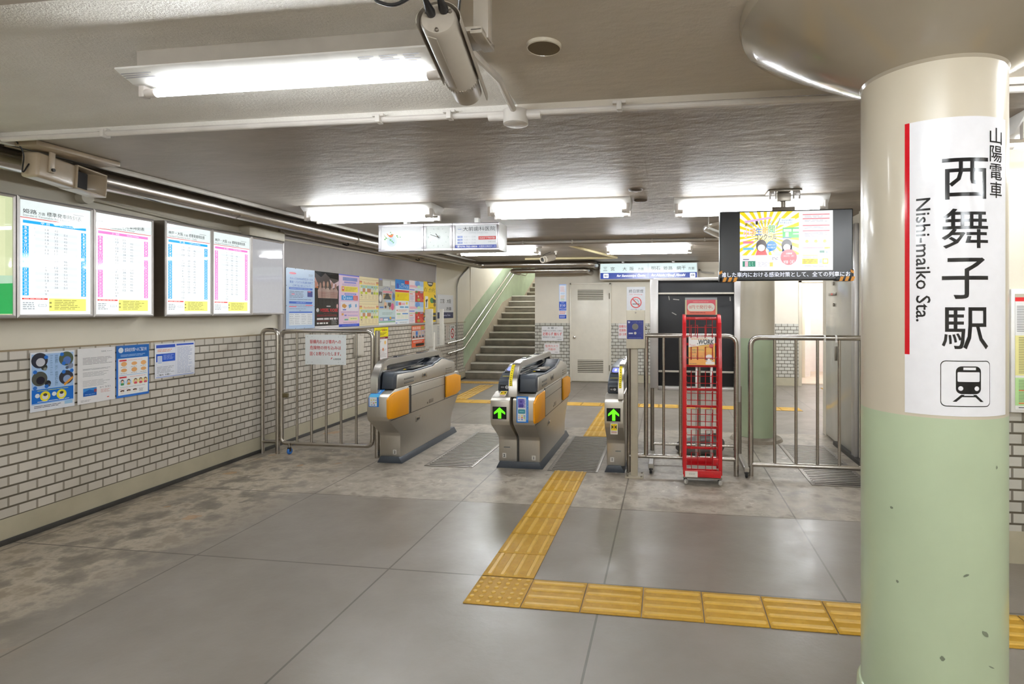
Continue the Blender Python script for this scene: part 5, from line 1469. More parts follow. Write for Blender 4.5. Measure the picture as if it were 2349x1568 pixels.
lightbox(4.573, 5.074, 1.438, 2.226, 'lit timetable with pink columns beside the blank panel', timetable(PINK, '神戸・大阪', 'Kobe, Osaka', '土・休日', 'Saturdays & Holidays', 6), TL, '#fbfeff')
lightbox(5.076, 5.576, 1.442, 2.226, 'blank pale grey panel box at the end of the timetables', None, .33, '#d9d9dd', 'panel', 'lightboxes on the left wall')

# ------------------------------------------------------------------ poster board and its posters
t = thing('poster_board', 'long grey poster board in an aluminium frame on the left wall', 'poster board', LP(7.95, .01, 1.25))
b = MB(); lslab(b, 5.70, 10.15, 1.262, 2.345, .0, .014, paint('board_taupe', '#9d9693', .6, var=.03)); b.build('panel', t)
b = MB()
lslab(b, 5.69, 10.16, 2.335, 2.375, .0, .026, alu, .003); lslab(b, 5.69, 10.16, 1.235, 1.265, .0, .026, alu, .003); lslab(b, 5.655, 5.70, 1.235, 2.375, .0, .03, alu, .003); lslab(b, 10.135, 10.16, 1.235, 2.375, .0, .026, alu, .003)
b.build('frame', t)
for y in (6.9, 9.2):
    b = MB(); b.tube([LP(y, .03, 2.36), LP(y + .05, .06, 2.345), LP(y + .12, .05, 2.36), LP(y + .13, .03, 2.39)], .008, black_plastic, 6, fillet=.03); b.build('hanging_clip', t)
def poster(name, Y0, Y1, z0, z1, label, base, cat='poster', group='posters on the grey board', off=.018, rough=.35):
    s = lsheet(Y0, Y1, z0, z1, off, th=.001, base=base, rough=rough, step=.0003)
    s.done = lambda: tag(s.build(name), label, cat, group)
    return s
def pins(s):
    for x, y in ((.01, .005), (.31, .005), (.63, .005), (.99, .2), (.01, .29), (.01, .62), (.98, .63), (.31, .993), (.62, .993), (.47, .70)): s.rect(x - .012, y - .004, x + .012, y + .004, '#3a3d46', 4)
s = poster('poster', 5.762, 6.30, 1.275, 1.97, 'pale blue notice poster with dark blue headings, first on the grey board', '#bcd2ee')
s.ell(.22, .085, .12, .018, '#ee6b82', 1); s.lines(.78, .075, .95, .115, 2, '#7f8fb0', 1)
for k, tx in enumerate(('スルッとKANSAI対応カードの', '鉄道・バスでの共通利用終了', 'に伴う払い戻しについて')):
    s.text(tx, .12 if k < 2 else .22, .148 + k * .058, .93 if k < 2 else .84, .188 + k * .058, '#3566c8', 2, bold=.02)
s.rect(.10, .315, .92, .35, '#3a6bd0', 1); s.lines(.13, .322, .86, .343, 1, '#a9c0ec', 2); s.lines(.11, .37, .70, .49, 5, '#6f7ea0', 1, seed=5); s.rect(.73, .365, .92, .465, '#2a3488', 1); s.rect(.75, .372, .85, .385, '#ee6b82', 2); s.rect(.18, .42, .28, .435, '#ee6b82', 2)
s.lines(.11, .50, .90, .525, 1, '#7f8fb0', 1); s.poly([(.10, .545), (.92, .55), (.89, .588), (.10, .583)], '#2f63d0', 1); s.lines(.34, .555, .68, .577, 1, '#a9c0ec', 2)
s.lines(.11, .60, .65, .615, 1, '#7f8fb0', 1, ragged=0); s.rect(.66, .603, .92, .617, '#ee6b82', 1); s.rect(.1, .625, .35, .64, '#ee6b82', 1); s.lines(.38, .628, .92, .642, 1, '#7f8fb0', 1); s.lines(.11, .66, .7, .675, 1, '#7f8fb0', 1)
s.rect(.10, .715, .91, .737, '#3a6bd0', 1); s.rect(.10, .74, .91, .94, '#f0f3f6', 1)
for x in (.12, .30, .52, .74): s.lines(x, .75, x + .17, .93, 6, '#8d95a6', 2, seed=int(x * 90), fill=.2)
pins(s); s.done()
s = poster('poster', 6.302, 6.827, 1.27, 1.967, 'black sports poster with a row of crossed-arm players, beside the pale blue poster', '#1d1918', rough=.12)
s.poly([(.0, .02), (.25, .10), (.42, .02), (.62, .10), (1, .12), (1, .30), (0, .30)], '#5b524e', 1); s.poly([(.0, .1), (.15, .25), (.0, .3)], '#d9a79a', 2); s.poly([(.6, .12), (.78, .2), (1, .14), (1, .22), (.7, .3)], '#e0c5cc', 2); s.poly([(.02, .18), (.12, .2), (.13, .3), (.03, .29)], '#cf7a4a', 2)
for x, sk in ((.22, '#b89284'), (.36, '#c79c8c'), (.52, '#c09a86'), (.70, '#b58a7c'), (.86, '#a67c6e')):
    s.ell(x, .22 if .3 < x < .8 else .25, .042, .055, sk, 3, 14); s.poly([(x - .105, .33), (x - .04, .28), (x + .04, .28), (x + .105, .33), (x + .09, .47), (x - .09, .47)], '#b79a90' if x != .52 else '#c0a89c', 3)
    for k in range(7): s.rect(x - .08, .36 + k * .015, x + .08, .364 + k * .015, '#8d4d48', 4)
    s.poly([(x - .085, .47), (x + .085, .47), (x + .06, .60), (x - .06, .60)], '#231f1f', 3)
s.rect(.47, .605, .64, .622, '#b9b6b6', 3); s.ell(.93, .61, .035, .04, '#dba6a4', 3); s.ell(.11, .685, .055, .035, '#c9c6c4', 3)
s.text('VISSEL KOBE', .20, .655, .96, .715, '#b5202c', 3, bold=.03)
s.lines(.35, .735, .7, .75, 1, '#7a2028', 3); s.lines(.08, .76, .95, .80, 2, '#8d1f28', 3, seed=2, ragged=.05); s.lines(.08, .82, .95, .86, 1, '#d6d2d2', 3, seed=6, fill=.8, ragged=0, gap=.03); s.rect(.08, .875, .6, .882, '#8d1f28', 3); s.lines(.08, .90, .58, .935, 1, '#d6d2d2', 3, seed=7, fill=.8, gap=.03); s.lines(.68, .86, .92, .95, 4, '#8d8a8a', 3, seed=8); s.rect(0, .965, 1, 1, '#e8e3e3', 3)
s.done()
s = poster('poster', 6.83, 7.345, 1.27, 1.965, 'lilac pink notice poster with a yellow panel and dark blue foot', '#dcc0e0')
s.rect(.03, .03, .97, .94, '#e7c9dc', 1); s.rect(0, 0, 1, .02, '#5a60cc', 2); s.rect(.18, .05, .90, .12, '#8f9bd2', 2); s.text('山陽ICカード定期券', .2, .055, .88, .115, '#7f8ac8', 3, bold=.04); s.rrect(.24, .135, .84, .165, .02, '#8f8fd6', 2); s.lines(.15, .175, .9, .215, 2, '#b6a2cc', 2)
s.rect(.12, .225, .92, .33, '#efe05a', 2); s.rect(.14, .235, .25, .315, '#d95a48', 3); s.ell(.195, .265, .025, .02, '#f2e6e0', 4); s.lines(.3, .24, .88, .32, 3, '#c2a93a', 3); s.rrect(.26, .355, .84, .39, .02, '#7d83d0', 2); s.lines(.3, .36, .8, .385, 1, '#c6c8ee', 3)
s.rect(.12, .40, .68, .49, '#3f96da', 2); s.text('乗車券', .36, .43, .62, .475, '#cfe6f8', 3, bold=.02); s.ring(.26, .44, .035, .055, '#e3f0fa', 3); s.rect(.69, .40, .92, .49, '#d24a4a', 2); s.lines(.72, .41, .9, .48, 3, '#f0c2c0', 3)
s.rect(.08, .52, .95, .70, '#ece3ea', 2); s.poly([(.15, .58), (.25, .56), (.38, .60), (.28, .65), (.15, .62)], '#d79a4a', 3); s.poly([(.45, .58), (.58, .56), (.60, .62), (.48, .65)], '#6fa8d2', 3); s.poly([(.78, .57), (.86, .56), (.87, .62), (.79, .63)], '#7fb0d8', 3); s.rect(.18, .665, .34, .685, '#5a66c4', 3)
s.lines(.1, .715, .95, .73, 1, '#8d7fb8', 2, ragged=0); s.poly([(.12, .745), (.22, .74), (.22, .78), (.13, .785)], '#dba05a', 2); s.rect(.26, .77, .36, .795, '#6f78d0', 2); s.rect(.4, .78, .92, .79, '#a996d6', 2); s.rect(.48, .82, .92, .885, '#ece8b0', 2); s.rect(.26, .85, .44, .88, '#79b89a', 2); s.lines(.55, .84, .88, .86, 1, '#6aa05a', 3); s.lines(.2, .91, .9, .935, 1, '#b88fa8', 2); s.rect(0, .95, 1, 1, '#2f52c8', 3); s.lines(.15, .965, .9, .985, 1, '#8fa6e6', 4)
s.done()
def cream_poster(z0, z1, label):
    s = poster('poster', 7.348, 7.90, z0, z1, label, '#eedfb4')
    s.rect(0, .10, 1, .108, '#a8814c', 1); s.rect(0, .93, 1, .938, '#a8814c', 1); s.text('Recollections', .22, .19, .80, .29, '#dd8a5a', 2)
    for xa, xb in ((0, .13), (.87, 1)): s.rect(xa, .17, xb, .24, '#c95a3c', 1); s.rect(xa, .195, xb, .21, '#eedfb4', 2); s.rect(xa, .25, xb, .30, '#efd23a', 1)
    s.rect(.06, .34, .96, .52, '#a9cdc4', 1); s.rect(.06, .47, .58, .62, '#c98a62', 2)
    for x, c, c2 in ((.11, '#e8e6e0', '#c9d23a'), (.34, '#ecebe6', '#c9d233'), (.65, '#dcd4c6', '#8a8a80'), (.78, '#d8dcb0', '#c2cc3c'), (.92, '#e4e4d0', '#c9d23a')):
        s.ell(x, .40, .035, .03, c2, 3, 10); s.poly([(x - .045, .45), (x + .045, .45), (x + .05, .60), (x - .05, .60)], c, 3); s.poly([(x - .05, .60), (x + .05, .60), (x + .06, .70), (x - .06, .70)], c2, 3)
    for k in range(5): s.lines(.07 + k * .19, .72, .20 + k * .19, .90, 6, '#b9a27a', 2, seed=k, fill=.3)
    s.rect(.07, .74, .13, .77, '#5a4a38', 3); s.done()
cream_poster(1.615, 1.962, 'cream fashion poster in the upper half of its pair on the grey board'); cream_poster(1.268, 1.612, 'cream fashion poster in the lower half of its pair on the grey board')
s = poster('poster', 7.905, 8.445, 1.262, 1.965, 'photo collage poster with an arc of blue lettering, beside the cream pair', '#c7c9c2')
s.rect(0, 0, 1, .62, '#bfc0ba', 1); s.rect(0, 0, .22, .16, '#9c948c', 2); s.rect(.25, .03, .68, .15, '#d9dad6', 2); s.rect(.74, .03, 1, .12, '#e4e3de', 2); s.rect(.02, .0, .2, .03, '#8f96e0', 3)
for k, ch in enumerate('マリンピア夏祭り'):
    a = (k - 3.5) / 3.5; s.text(ch, .46 + a * .40 - .045, .165 + .10 * a * a, .46 + a * .40 + .045, .215 + .10 * a * a, '#3458b8', 3, bold=.03)
s.rect(.24, .255, .82, .30, '#e69aa6', 3); s.rect(.27, .32, .76, .44, '#8c7a62', 2); s.rect(.42, .31, .6, .37, '#3a3a38', 3); s.poly([(.3, .44), (.35, .37), (.68, .37), (.74, .44)], '#4a4a48', 3); s.rect(.27, .34, .36, .42, '#cda45e', 3); s.rect(.66, .34, .76, .42, '#cda45e', 3)
s.ell(.9, .38, .09, .09, '#5a86c8', 3); s.ell(.92, .36, .05, .05, '#6f7074', 4); s.rect(0, .28, .2, .52, '#6f6a66', 2); s.ell(.1, .42, .08, .08, '#e0dedb', 3); s.rect(.4, .46, .78, .50, '#a5c2e0', 3); s.rect(.55, .51, .74, .58, '#53565c', 3)
s.ell(.39, .56, .08, .065, '#e3b994', 4); s.ell(.40, .605, .055, .03, '#54382c', 5); s.rect(.62, .58, .72, .66, '#c79a7c', 4); s.ell(.66, .585, .05, .03, '#4a3a3a', 5); s.ell(.83, .60, .10, .08, '#d9628e', 4); s.rect(.05, .60, .28, .63, '#4a78c6', 4)
s.rect(0, .66, 1, .95, '#c9dcdc', 3); s.lines(.2, .72, .85, .78, 2, '#9fb6b2', 4); s.rect(.04, .83, .98, .91, '#7f9cc0', 4); s.rect(.07, .85, .24, .90, '#e5b9c2', 5); s.rect(.3, .86, .54, .90, '#e6ebf4', 5); s.ell(.7, .85, .05, .03, '#f0bd2c', 5); s.rect(.76, .87, .97, .90, '#d9dde0', 5); s.rect(0, .925, 1, .94, '#64a85a', 5); s.rect(0, .95, 1, 1, '#eef0f0', 5)
s.done()
s = poster('poster', 8.45, 8.962, 1.265, 1.985, 'blue, red and yellow pass poster on the grey board', '#eef3f8')
s.rect(0, 0, 1, .215, '#1f87dc', 1); s.rect(.68, .01, 1, .09, '#d9302e', 2); s.text('シニアパス', .28, .12, .94, .19, '#eaf4ff', 3, bold=.03); s.rrect(.10, .09, .24, .20, .05, '#3a4fc0', 2); s.rect(.42, .085, .62, .105, '#cfe4f8', 2)
s.rect(0, .235, 1, .28, '#d8322e', 1); s.rect(0, .285, 1, .475, '#f7dc0c', 1); s.rect(.14, .345, .25, .385, '#e2a32a', 2); s.lines(.1, .32, .9, .46, 5, '#c8a90c', 2, fill=.25)
s.rect(.02, .49, .20, .59, '#8fbce8', 1); s.rect(.24, .51, .42, .575, '#e07068', 1); s.rect(.46, .52, .7, .57, '#f3b9c4', 1); s.ell(.83, .53, .06, .03, '#e8d23a', 1); s.rrect(.32, .60, .62, .635, .03, '#6fb8e4', 1); s.rrect(.68, .60, .95, .635, .03, '#6fb8e4', 1)
s.rect(.08, .67, .96, .90, '#f6f2ec', 1); s.rect(.1, .675, .16, .71, '#e0766c', 2); s.lines(.2, .67, .9, .72, 3, '#dba8a0', 2); s.rect(.1, .76, .36, .785, '#7fc07a', 2); s.rect(.5, .755, .92, .78, '#3f8fd8', 2)
for x in (.12, .4, .68): s.rect(x, .80, x + .22, .87, '#eef0e0', 3)
s.rect(.05, .905, .93, .918, '#6fb8e4', 2); s.rect(.04, .965, .14, .98, '#5a66d0', 2); s.lines(.3, .95, .9, .98, 2, '#a9b0b8', 2); s.done()
def berry(z0, z1, label):
    s = poster('poster', 8.967, 9.56, z0, z1, label, '#efe2e6')
    s.rect(.38, .0, 1, .25, '#a9c8ee', 1); s.ell(.58, .14, .16, .14, '#6f9fe0', 2); s.rect(.38, .25, 1, .48, '#cfe2ee', 1); s.rect(.03, .22, .66, .33, '#f2b9c6', 2); s.ell(.66, .28, .12, .07, '#cfe8c0', 3)
    s.rect(.40, .48, 1, 1, '#c8322c', 2)
    rr = random.Random(2)
    for k in range(16):
        x, y = rr.uniform(.45, .96), rr.uniform(.55, .95); s.ell(x, y, .06, .07, rr.choice(('#d8403a', '#b82824', '#e05a50', '#c8463c')), 3 + k % 3, 10)
    s.ell(.5, .52, .09, .05, '#5c7f3c', 6); s.ell(.65, .9, .12, .07, '#a3a83c', 6); s.rect(.75, .50, .95, .57, '#9a98b0', 6); s.ell(.62, .74, .04, .05, '#f0ddd0', 6)
    s.rect(.02, .41, .36, .47, '#7f94dc', 1); s.rect(.03, .52, .38, .56, '#b9dba0', 1); s.rect(.2, .52, .4, .56, '#f0c8a8', 2); s.rect(.04, .61, .24, .66, '#ee9a8c', 1); s.lines(.04, .70, .36, .95, 5, '#b9aecb', 1); s.done()
berry(1.635, 1.995, 'strawberry picking poster in the upper half of its pair on the grey board'); berry(1.27, 1.632, 'strawberry picking poster in the lower half of its pair on the grey board')
s = poster('poster', 9.565, 10.13, 1.275, 2.005, 'bright yellow poster with black brush lettering, last on the grey board', '#f6cf12')
s.poly([(.28, .0), (.78, .0), (.74, .07), (.62, .11), (.45, .11), (.33, .07)], '#3a3324', 1); s.rect(.36, .025, .68, .06, '#d9d6ce', 2); s.text('ダメ、ゼッタイ。', .03, .135, .97, .26, '#22200f', 2, bold=.01, shear=.12)
s.rect(.12, .36, .36, .66, '#f2f0ea', 1); s.poly([(.15, .46), (.30, .42), (.33, .46), (.26, .50), (.24, .62), (.18, .64), (.2, .52)], '#20201c', 2); s.ell(.68, .46, .16, .07, '#2f8a4a', 1); s.poly([(.75, .42), (1, .44), (1, .52), (.78, .52)], '#2a2a26', 2); s.poly([(.85, .30), (1, .34), (1, .40), (.9, .38)], '#3a3a30', 1); s.ell(.9, .57, .09, .05, '#8a6a2a', 2); s.lines(.5, .63, .95, .66, 1, '#7a6a1a', 1)
s.rect(0, .77, 1, .96, '#3a3936', 1); s.rect(.06, .70, .5, .84, '#a59a88', 2); s.ell(.15, .92, .09, .05, '#d8d8da', 2); s.rect(0, .84, 1, .86, '#f6cf12', 3); s.done()

# ------------------------------------------------------------------ notices lower on the left wall
G2 = 'notices taped on the left brick wall'
def notice(Y0, Y1, z0, z1, label, base, name='notice'):
    return poster(name, Y0, Y1, z0, z1, label, base, 'notice', G2, off=.013, rough=.16)
s = notice(3.155, 3.443, .812, 1.207, 'blue notice with round photos and a yellow circle band, lowest left on the brick wall', '#e4e8f0')
s.rect(.03, .03, .97, .63, '#a9c8ee', 1)
for x, y, r, c, c2 in ((.17, .14, .18, '#33353f', '#c9cbd2'), (.30, .26, .07, '#40453f', '#8a8f86'), (.18, .45, .17, '#54564e', '#23202a'), (.38, .54, .07, '#23262e', '#4a4f5c'), (.82, .14, .17, '#56604a', '#5a78b8'), (.92, .27, .07, '#8a93a8', '#5a6478'), (.84, .47, .17, '#3a3a44', '#8fa2c8')):
    s.circ(min(max(x, .20 if r > .1 else .1), .80 if r > .1 else .9), y, r, c, 2); s.circ(min(max(x, .2), .8) + .02, y + .03, r * .55, c2, 3)
for x, y in ((.34, .09), (.1, .33), (.70, .06), (.74, .22), (.74, .37), (.93, .36), (.1, .60), (.35, .59)): s.circ(x, y, .045, '#2f72cc', 4)
s.poly([(.74, .58), (.95, .46), (.96, .50), (.76, .62)], '#e29a3a', 5)
s.text('安全確認、ヨシ。線路内立入禁止', .54, .06, .61, .60, '#5a78a0', 3, rot=90); s.lines(.44, .05, .50, .42, 9, '#7f9cc8', 3)
s.rect(.03, .63, .97, .865, '#1f6fce', 2); s.lines(.15, .645, .85, .665, 1, '#c9d24a', 3, ragged=.05)
for x in (.32, .69): s.circ(x, .755, .115, '#efe23a', 3); s.circ(x, .765, .065, '#e8e6e2', 4); s.ell(x, .73, .045, .025, '#4a4540', 5); s.circ(x - .17, .735, .05, '#e8edf2', 4)
s.lines(.15, .83, .9, .855, 1, '#d9e4f0', 3); s.rect(.03, .865, .97, .885, '#a9c8ee', 2); s.lines(.08, .90, .7, .95, 2, '#6a6f78', 2); s.rect(.76, .885, .95, .94, '#9fc8e6', 2); s.done()
s = notice(3.464, 3.748, .812, 1.212, 'plain white text notice with a small blue picture, second from left on brick wall', '#eceaea')
s.text('NHK', .62, .055, .75, .085, '#8a8a90', 2); s.lines(.77, .06, .92, .08, 1, '#b0b0b4', 1); s.lines(.13, .165, .92, .30, 6, '#77777c', 1, seed=3, fill=.3); s.lines(.13, .37, .9, .40, 2, '#9a9a9e', 1); s.lines(.13, .43, .88, .52, 4, '#9a9a9e', 1, seed=4, fill=.3)
s.lines(.13, .58, .85, .70, 5, '#a9a9ad', 1, seed=6, fill=.3); s.rect(.14, .725, .49, .87, '#1f5fb4', 1); s.poly([(.14, .80), (.3, .75), (.49, .80), (.49, .73), (.14, .73)], '#3a8fd8', 2); s.lines(.18, .83, .45, .85, 1, '#9cc0e6', 3); s.rect(.42, .75, .49, .81, '#8a4a5c', 3)
s.text('2/1 3/31', .57, .72, .86, .75, '#7a7a80', 2); s.lines(.6, .77, .86, .84, 3, '#d9a6a2', 1); s.rect(.77, .925, .83, .94, '#d84a3a', 1); s.lines(.08, .93, .35, .97, 2, '#a9a9ad', 1); s.done()
s = notice(3.758, 4.04, .813, 1.215, 'blue bordered notice with rows of drawn hands and faces, third on the brick wall', '#3b78d0')
s.rect(0, 0, 1, .245, '#1b66b8', 1); s.circ(.13, .09, .075, '#dfe9f4', 2); s.text('感染症対策へのご協力を', .24, .05, .92, .125, '#e6effa', 2, bold=.03); s.lines(.12, .17, .9, .22, 2, '#9cc2ea', 2)
s.rect(.05, .25, .96, .955, '#f2f2f2', 2); s.rrect(.08, .275, .30, .305, .02, '#d2444c', 3); s.lines(.34, .28, .8, .30, 1, '#e8a8a8', 3)
for j, y in enumerate((.36, .48)):
    for i, x in enumerate((.22, .53, .82)): s.ell(x, y, .09, .035 if (i + j) % 2 else .045, '#e6ad72', 3, 12); s.lines(x - .1, y + .05, x + .1, y + .07, 1, '#a9a6a6', 3)
s.rect(.08, .57, .92, .578, '#7fb2e4', 3); s.rrect(.08, .60, .30, .63, .02, '#d2444c', 3); s.lines(.4, .605, .9, .625, 1, '#e8a8a8', 3)
for x, c, c2 in ((.17, '#4f9a58', '#bcdcf0'), (.36, '#e0a040', '#bcdcf0'), (.57, '#d8506a', '#f3e49c'), (.73, '#d8506a', '#f3e49c'), (.88, '#d85a78', '#f3e49c')): s.circ(x, .715, .085, c2, 3); s.ell(x, .69, .045, .035, '#4a332c', 4, 10); s.ell(x, .70, .035, .026, '#f0cdb2', 5, 10); s.rect(x - .045, .725, x + .045, .765, c, 5)
s.lines(.1, .80, .9, .815, 1, '#a9a6a6', 3); s.lines(.08, .835, .36, .85, 1, '#d86a6a', 3)
for x in (.17, .36, .55): s.ell(x, .875, .065, .018, '#54362c', 3, 10); s.ell(x, .905, .05, .025, '#f0e6de', 4, 10)
s.lines(.68, .86, .82, .93, 4, '#77777c', 3); s.done()
s = notice(4.094, 4.502, .922, 1.211, 'double page white and blue notice, rightmost of the four on the near brick wall', '#e9ebf4')
s.rect(.03, .04, .49, .13, '#2f55c0', 1); s.lines(.06, .165, .42, .25, 2, '#e89a72', 1); s.rect(.03, .30, .49, .53, '#2a58c6', 1); s.lines(.2, .33, .46, .48, 4, '#9fb4ee', 2); s.rect(.06, .36, .17, .62, '#f2f3f6', 2); s.rect(.07, .38, .16, .58, '#c9d6f2', 3)
s.lines(.05, .66, .47, .86, 5, '#8f939c', 1, fill=.3); s.text('ご案内', .06, .885, .20, .935, '#2a2a2e', 2, bold=.02); s.text('お願い', .24, .885, .38, .935, '#2a2a2e', 2, bold=.02)
s.rect(.52, .04, .97, .09, '#2f55c0', 1); s.lines(.54, .13, .94, .93, 20, '#9aa6cc', 1, seed=9, fill=.3); s.rect(.502, .04, .506, .96, '#b4c0e8', 1); s.rect(.03, .965, .97, .98, '#6f8ad8', 1); s.done()
b = MB(); lslab(b, 7.21, 7.42, .86, 1.135, .007, .05, paint('aged_box', '#cfc8bb', .45), .005); tag(b.build('wall_box'), 'small cream box on the tiles seen behind the swing gate', 'box')
s = notice(7.78, 8.222, 1.085, 1.228, 'bright yellow strip notice over a red edged one on the far brick wall', '#f6e60a'); s.text('マナーアップにご協力を', .08, .2, .92, .4, '#3a3608', 2, bold=.02); s.rect(.55, .18, .72, .42, '#f0a81a', 1); s.lines(.1, .5, .9, .85, 3, '#5a5412', 2); s.done()
s = notice(7.79, 8.212, .72, 1.082, 'white notice with a dark red border under the yellow strip notice', '#8a2630'); s.rect(.03, .08, .97, .93, '#ece8e6', 1); s.lines(.2, .02, .8, .06, 1, '#e8c8c4', 2); s.lines(.1, .14, .5, .24, 2, '#8f8a8a', 2); s.circ(.78, .24, .07, '#f0c06a', 2); s.rect(.04, .36, .3, .46, '#c2473e', 2); s.lines(.1, .5, .9, .85, 7, '#b4a8a8', 2, fill=.3); s.ell(.62, .52, .05, .07, '#d87a4a', 3); s.done()
s = notice(9.08, 9.612, .85, 1.222, 'orange wanted-style notice with four portraits beneath the poster board', '#e06a44'); s.rect(.03, .04, .72, .19, '#ee8e70', 1); s.text('指名手配', .05, .05, .66, .18, '#f6e0d4', 2, bold=.03); s.rect(.74, .04, .97, .19, '#b8a53c', 1)
for k, (c, h) in enumerate((('#b98f78', '#d9dcdc'), ('#5a90cc', '#32343a'), ('#a8887a', '#c8ccd0'), ('#c9cdd0', '#5a5654'))): x = .14 + k * .245; s.rect(x - .11, .23, x + .11, .57, h if k % 2 == 0 else '#a9c2dc', 1); s.ell(x, .36, .07, .1, '#d6b49c' if k != 1 else '#3a6cc0', 2, 14); s.poly([(x - .09, .57), (x - .04, .46), (x + .04, .46), (x + .09, .57)], '#4a4a50', 2)
s.rect(.03, .59, .97, .66, '#e8e4de', 1); s.rect(.03, .68, .97, .82, '#e4573a', 1); s.lines(.1, .7, .9, .8, 2, '#f6d6c8', 2); s.rect(.3, .84, .97, .96, '#2f2c2a', 1); s.done()
s = notice(9.66, 10.60, .80, 1.222, 'plain white paper notice behind the white signpost', '#e3e1da'); s.lines(.6, .08, .95, .9, 12, '#9a9aa0', 1, fill=.3); s.done()
s = notice(10.66, 10.86, .90, 1.19, 'small white notice with brown border left of the no smoking notice', '#d9d3ca'); s.rect(.08, .05, .92, .07, '#9a5a4c', 1); s.rect(.08, .93, .92, .95, '#9a5a4c', 1); s.lines(.2, .12, .8, .88, 10, '#b8a8a0', 1); s.done()
s = notice(10.89, 11.18, .87, 1.182, 'narrow no smoking notice at the edge before the staircase', '#e6e4e0'); s.text('終日禁煙', .2, .06, .8, .2, '#3a3a3c', 2, bold=.02); s.ring(.5, .52, .25, .34, '#c8343a', 1); s.poly([(.28, .38), (.34, .34), (.72, .66), (.66, .70)], '#c8343a', 2); s.rect(.3, .53, .66, .57, '#2c2c2e', 1); s.lines(.2, .85, .8, .92, 1, '#5a5a5e', 1); s.done()
s = lsheet(10.245, 11.10, 1.33, 1.793, .004, th=.003, base='#d9dade', rough=.2)
s.rect(0, .745, 1, 1, '#27305c', 1); s.text('三宮　大阪', .16, .18, .84, .36, '#2a2c32', 2, bold=.02); s.text('方面', .55, .52, .86, .66, '#2a2c32', 2, bold=.02); s.text('Sannomiya Ōsaka', .26, .81, .80, .93, '#e3e6f2', 2)
tag(s.build('direction_board'), 'flat white and navy direction board on the wall before the staircase', 'sign')

# ------------------------------------------------------------------ notices on the far wall
def fnotice(X0, X1, z0, z1, label, base, Y=None, name='notice', cat='notice'):
    s = fsheet(X0, X1, z0, z1, (YF - .010) if Y is None else Y, th=.002, base=base, rough=.2, step=.0006)
    s.done = lambda: tag(s.build(name), label, cat, 'notices on the far wall')
    return s
s = fnotice(-2.232, -2.078, 1.315, 2.03, 'tall narrow blue and white clinic poster left of the louvred door', '#e4e9f4', YF - .004, 'poster', 'poster')
s.rect(0, 0, 1, .03, '#5a86dc', 1); s.rect(0, .03, .06, .5, '#a6c0ee', 1); s.rect(.94, .03, 1, .5, '#a6c0ee', 1); s.lines(.15, .06, .85, .22, 8, '#e8a8a6', 1, seed=2); s.lines(.2, .24, .8, .30, 2, '#9fc2ea', 1); s.lines(.2, .32, .8, .42, 3, '#e6b98a', 1); s.lines(.2, .42, .8, .48, 2, '#a5c8a0', 1)
s.rect(0, .505, 1, .765, '#3f66d0', 1); s.text('まつの', .15, .58, .85, .655, '#eef2fb', 2, bold=.03); s.text('クリニック', .05, .68, .95, .745, '#eef2fb', 2, bold=.02); s.lines(.3, .53, .7, .555, 1, '#c2d0f2', 2)
s.lines(.05, .785, .95, .87, 2, '#e07a76', 1); s.rect(0, .89, 1, 1, '#2f55c8', 1); s.lines(.1, .91, .9, .98, 2, '#c2d0f2', 2); s.done()
s = fnotice(-2.602, -2.143, .85, 1.152, 'white notice with large red words between the staircase and the door', '#e9e8ea')
s.text('お 願 い', .28, .06, .72, .19, '#3a3a3c', 2, bold=.01); s.text('不審なものを発見した時は', .05, .26, .95, .36, '#55555a', 2); s.text('近寄らず 触らず', .05, .42, .94, .64, '#d43a38', 2, bold=.03); s.text('駅係員までご連絡ください。', .06, .70, .92, .81, '#55555a', 2); s.text('山陽電鉄', .70, .87, .93, .94, '#55555a', 2); s.done()
s = fnotice(-2.548, -2.222, .575, .796, 'smaller white notice with thin red words below the larger one', '#e9e6e6')
s.text('監視カメラ', .08, .14, .90, .37, '#dd6a62', 2); s.text('作動中', .26, .46, .74, .68, '#dd6a62', 2); s.text('山陽電鉄', .68, .80, .90, .87, '#55555a', 2); s.done()
s = fnotice(-.818, -.440, 1.435, 1.967, 'large no smoking sign on the wall right of the louvred door', '#dfe0e6', YF - .004, 'sign', 'sign')
s.text('終日禁煙', .12, .10, .90, .23, '#3a3c42', 2, bold=.02); s.text('No Smoking', .16, .255, .84, .33, '#d07a7e', 2); s.ring(.5, .60, .25, .305, '#cc3a3e', 1, 40); s.poly([(.27, .46), (.31, .43), (.73, .74), (.69, .77)], '#cc3a3e', 2)
s.rect(.31, .645, .70, .675, '#2f3035', 1); s.tube([s.P(.40, .52, 1), s.P(.46, .47, 1), s.P(.52, .50, 1), s.P(.58, .49, 1), s.P(.62, .55, 1), s.P(.64, .60, 1)], .004, s.ink('#3a3c42'), 6); s.text('ご協力お願いします', .18, .86, .84, .93, '#4a4c52', 2); s.done()
s = fnotice(-.988, -.55, .905, 1.213, 'white notice with red words partly hidden by the intercom post', '#e6e3e4')
for k, tx in enumerate(('駅構内および車内への', '危険物の持ち込みは', '固くお断りいたします。')): s.text(tx, .04, .10 + k * .26, .96, .28 + k * .26, '#cc3a40', 2, bold=.025)
s.done()
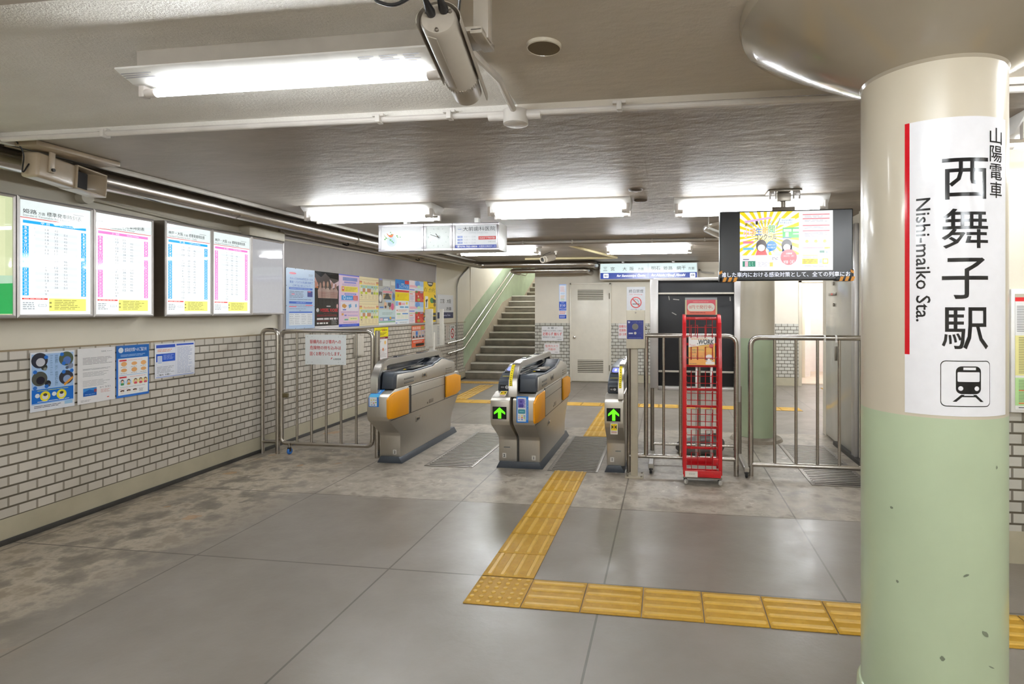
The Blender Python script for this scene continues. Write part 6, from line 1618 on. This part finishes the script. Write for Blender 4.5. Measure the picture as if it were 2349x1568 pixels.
for z0, z1, k in ((1.04, 1.19, 0), (.82, .95, 1)):
    s = fnotice(1.86, 2.03, z0, z1, 'small white notice with a red mark on the tiles by the farther pillar' if k == 0 else 'small white notice on the tiles just under the one with a red mark', '#e6e3e2')
    if k == 0: s.ring(.62, .55, .12, .2, '#d8685c', 1); s.rect(.4, .3, .6, .55, '#e6e3e2', 2)
    else: s.rect(.3, .2, .5, .3, '#3a3a3a', 1); s.lines(.3, .5, .9, .7, 1, '#d8a0a0', 1)
    s.done()
# information board on the office wall at the right edge
t = thing('information_board', 'white framed information board with red, yellow and green bands at the right edge', 'board', (2.45, 3.64, .89))
b = MB(); b.box(1.985, 3.625, .893, 2.95, 3.66, 1.615, white_paint, .006); b.build('frame', t)
s = fsheet(2.005, 2.93, .912, 1.585, 3.624, th=.002, base='#e9e8e6', rough=.3)
s.rect(0, .0, 1, .03, '#b8b09e', 1); s.rect(0, .03, 1, .065, '#d8282c', 1); s.rect(.12, .08, .5, .09, '#4a7ac8', 1); s.lines(.01, .1, .97, .33, 16, '#77777a', 1, seed=2, fill=.4); s.rect(0, .36, 1, .705, '#e8e09a', 1); s.lines(.02, .37, .97, .69, 22, '#8a8560', 2, seed=3, fill=.4); s.rect(0, .725, 1, .965, '#b4d896', 1); s.lines(.02, .74, .97, .95, 16, '#74876a', 2, seed=4, fill=.4); s.rect(.02, .83, .97, .838, '#e07a4a', 3); s.rect(.02, .94, .97, .95, '#e07a4a', 3); s.lines(.02, .975, .6, .99, 1, '#44444a', 1)
s.build('notice_sheet', t)
# round speaker on the far ceiling and the small bracket beside the television
b = MB(); b.tube([(.66, 11.625, 2.30), (.66, 11.1, 2.22), (.9, 11.1, 2.2)], .02, paint('grey_hose', '#a7a198', .4), 8, fillet=.1)
tag(b.build('grey_hose'), 'grey flexible conduit beside the lit direction sign', 'conduit')
b = MB(); b.rod((.42, 5.9, 2.33), (.62, 6.2, 2.30), .014, tube_m if False else paint('white_rod', '#e8e6e0', .3), 10); b.rod((.42, 5.9, 2.33), (.42, 5.9, ZC1), .006, steel, 8); b.rod((.62, 6.2, 2.30), (.62, 6.2, ZC1), .006, steel, 8)
tag(b.build('white_rod'), 'short slanting white rod hanging left of the television', 'rod')
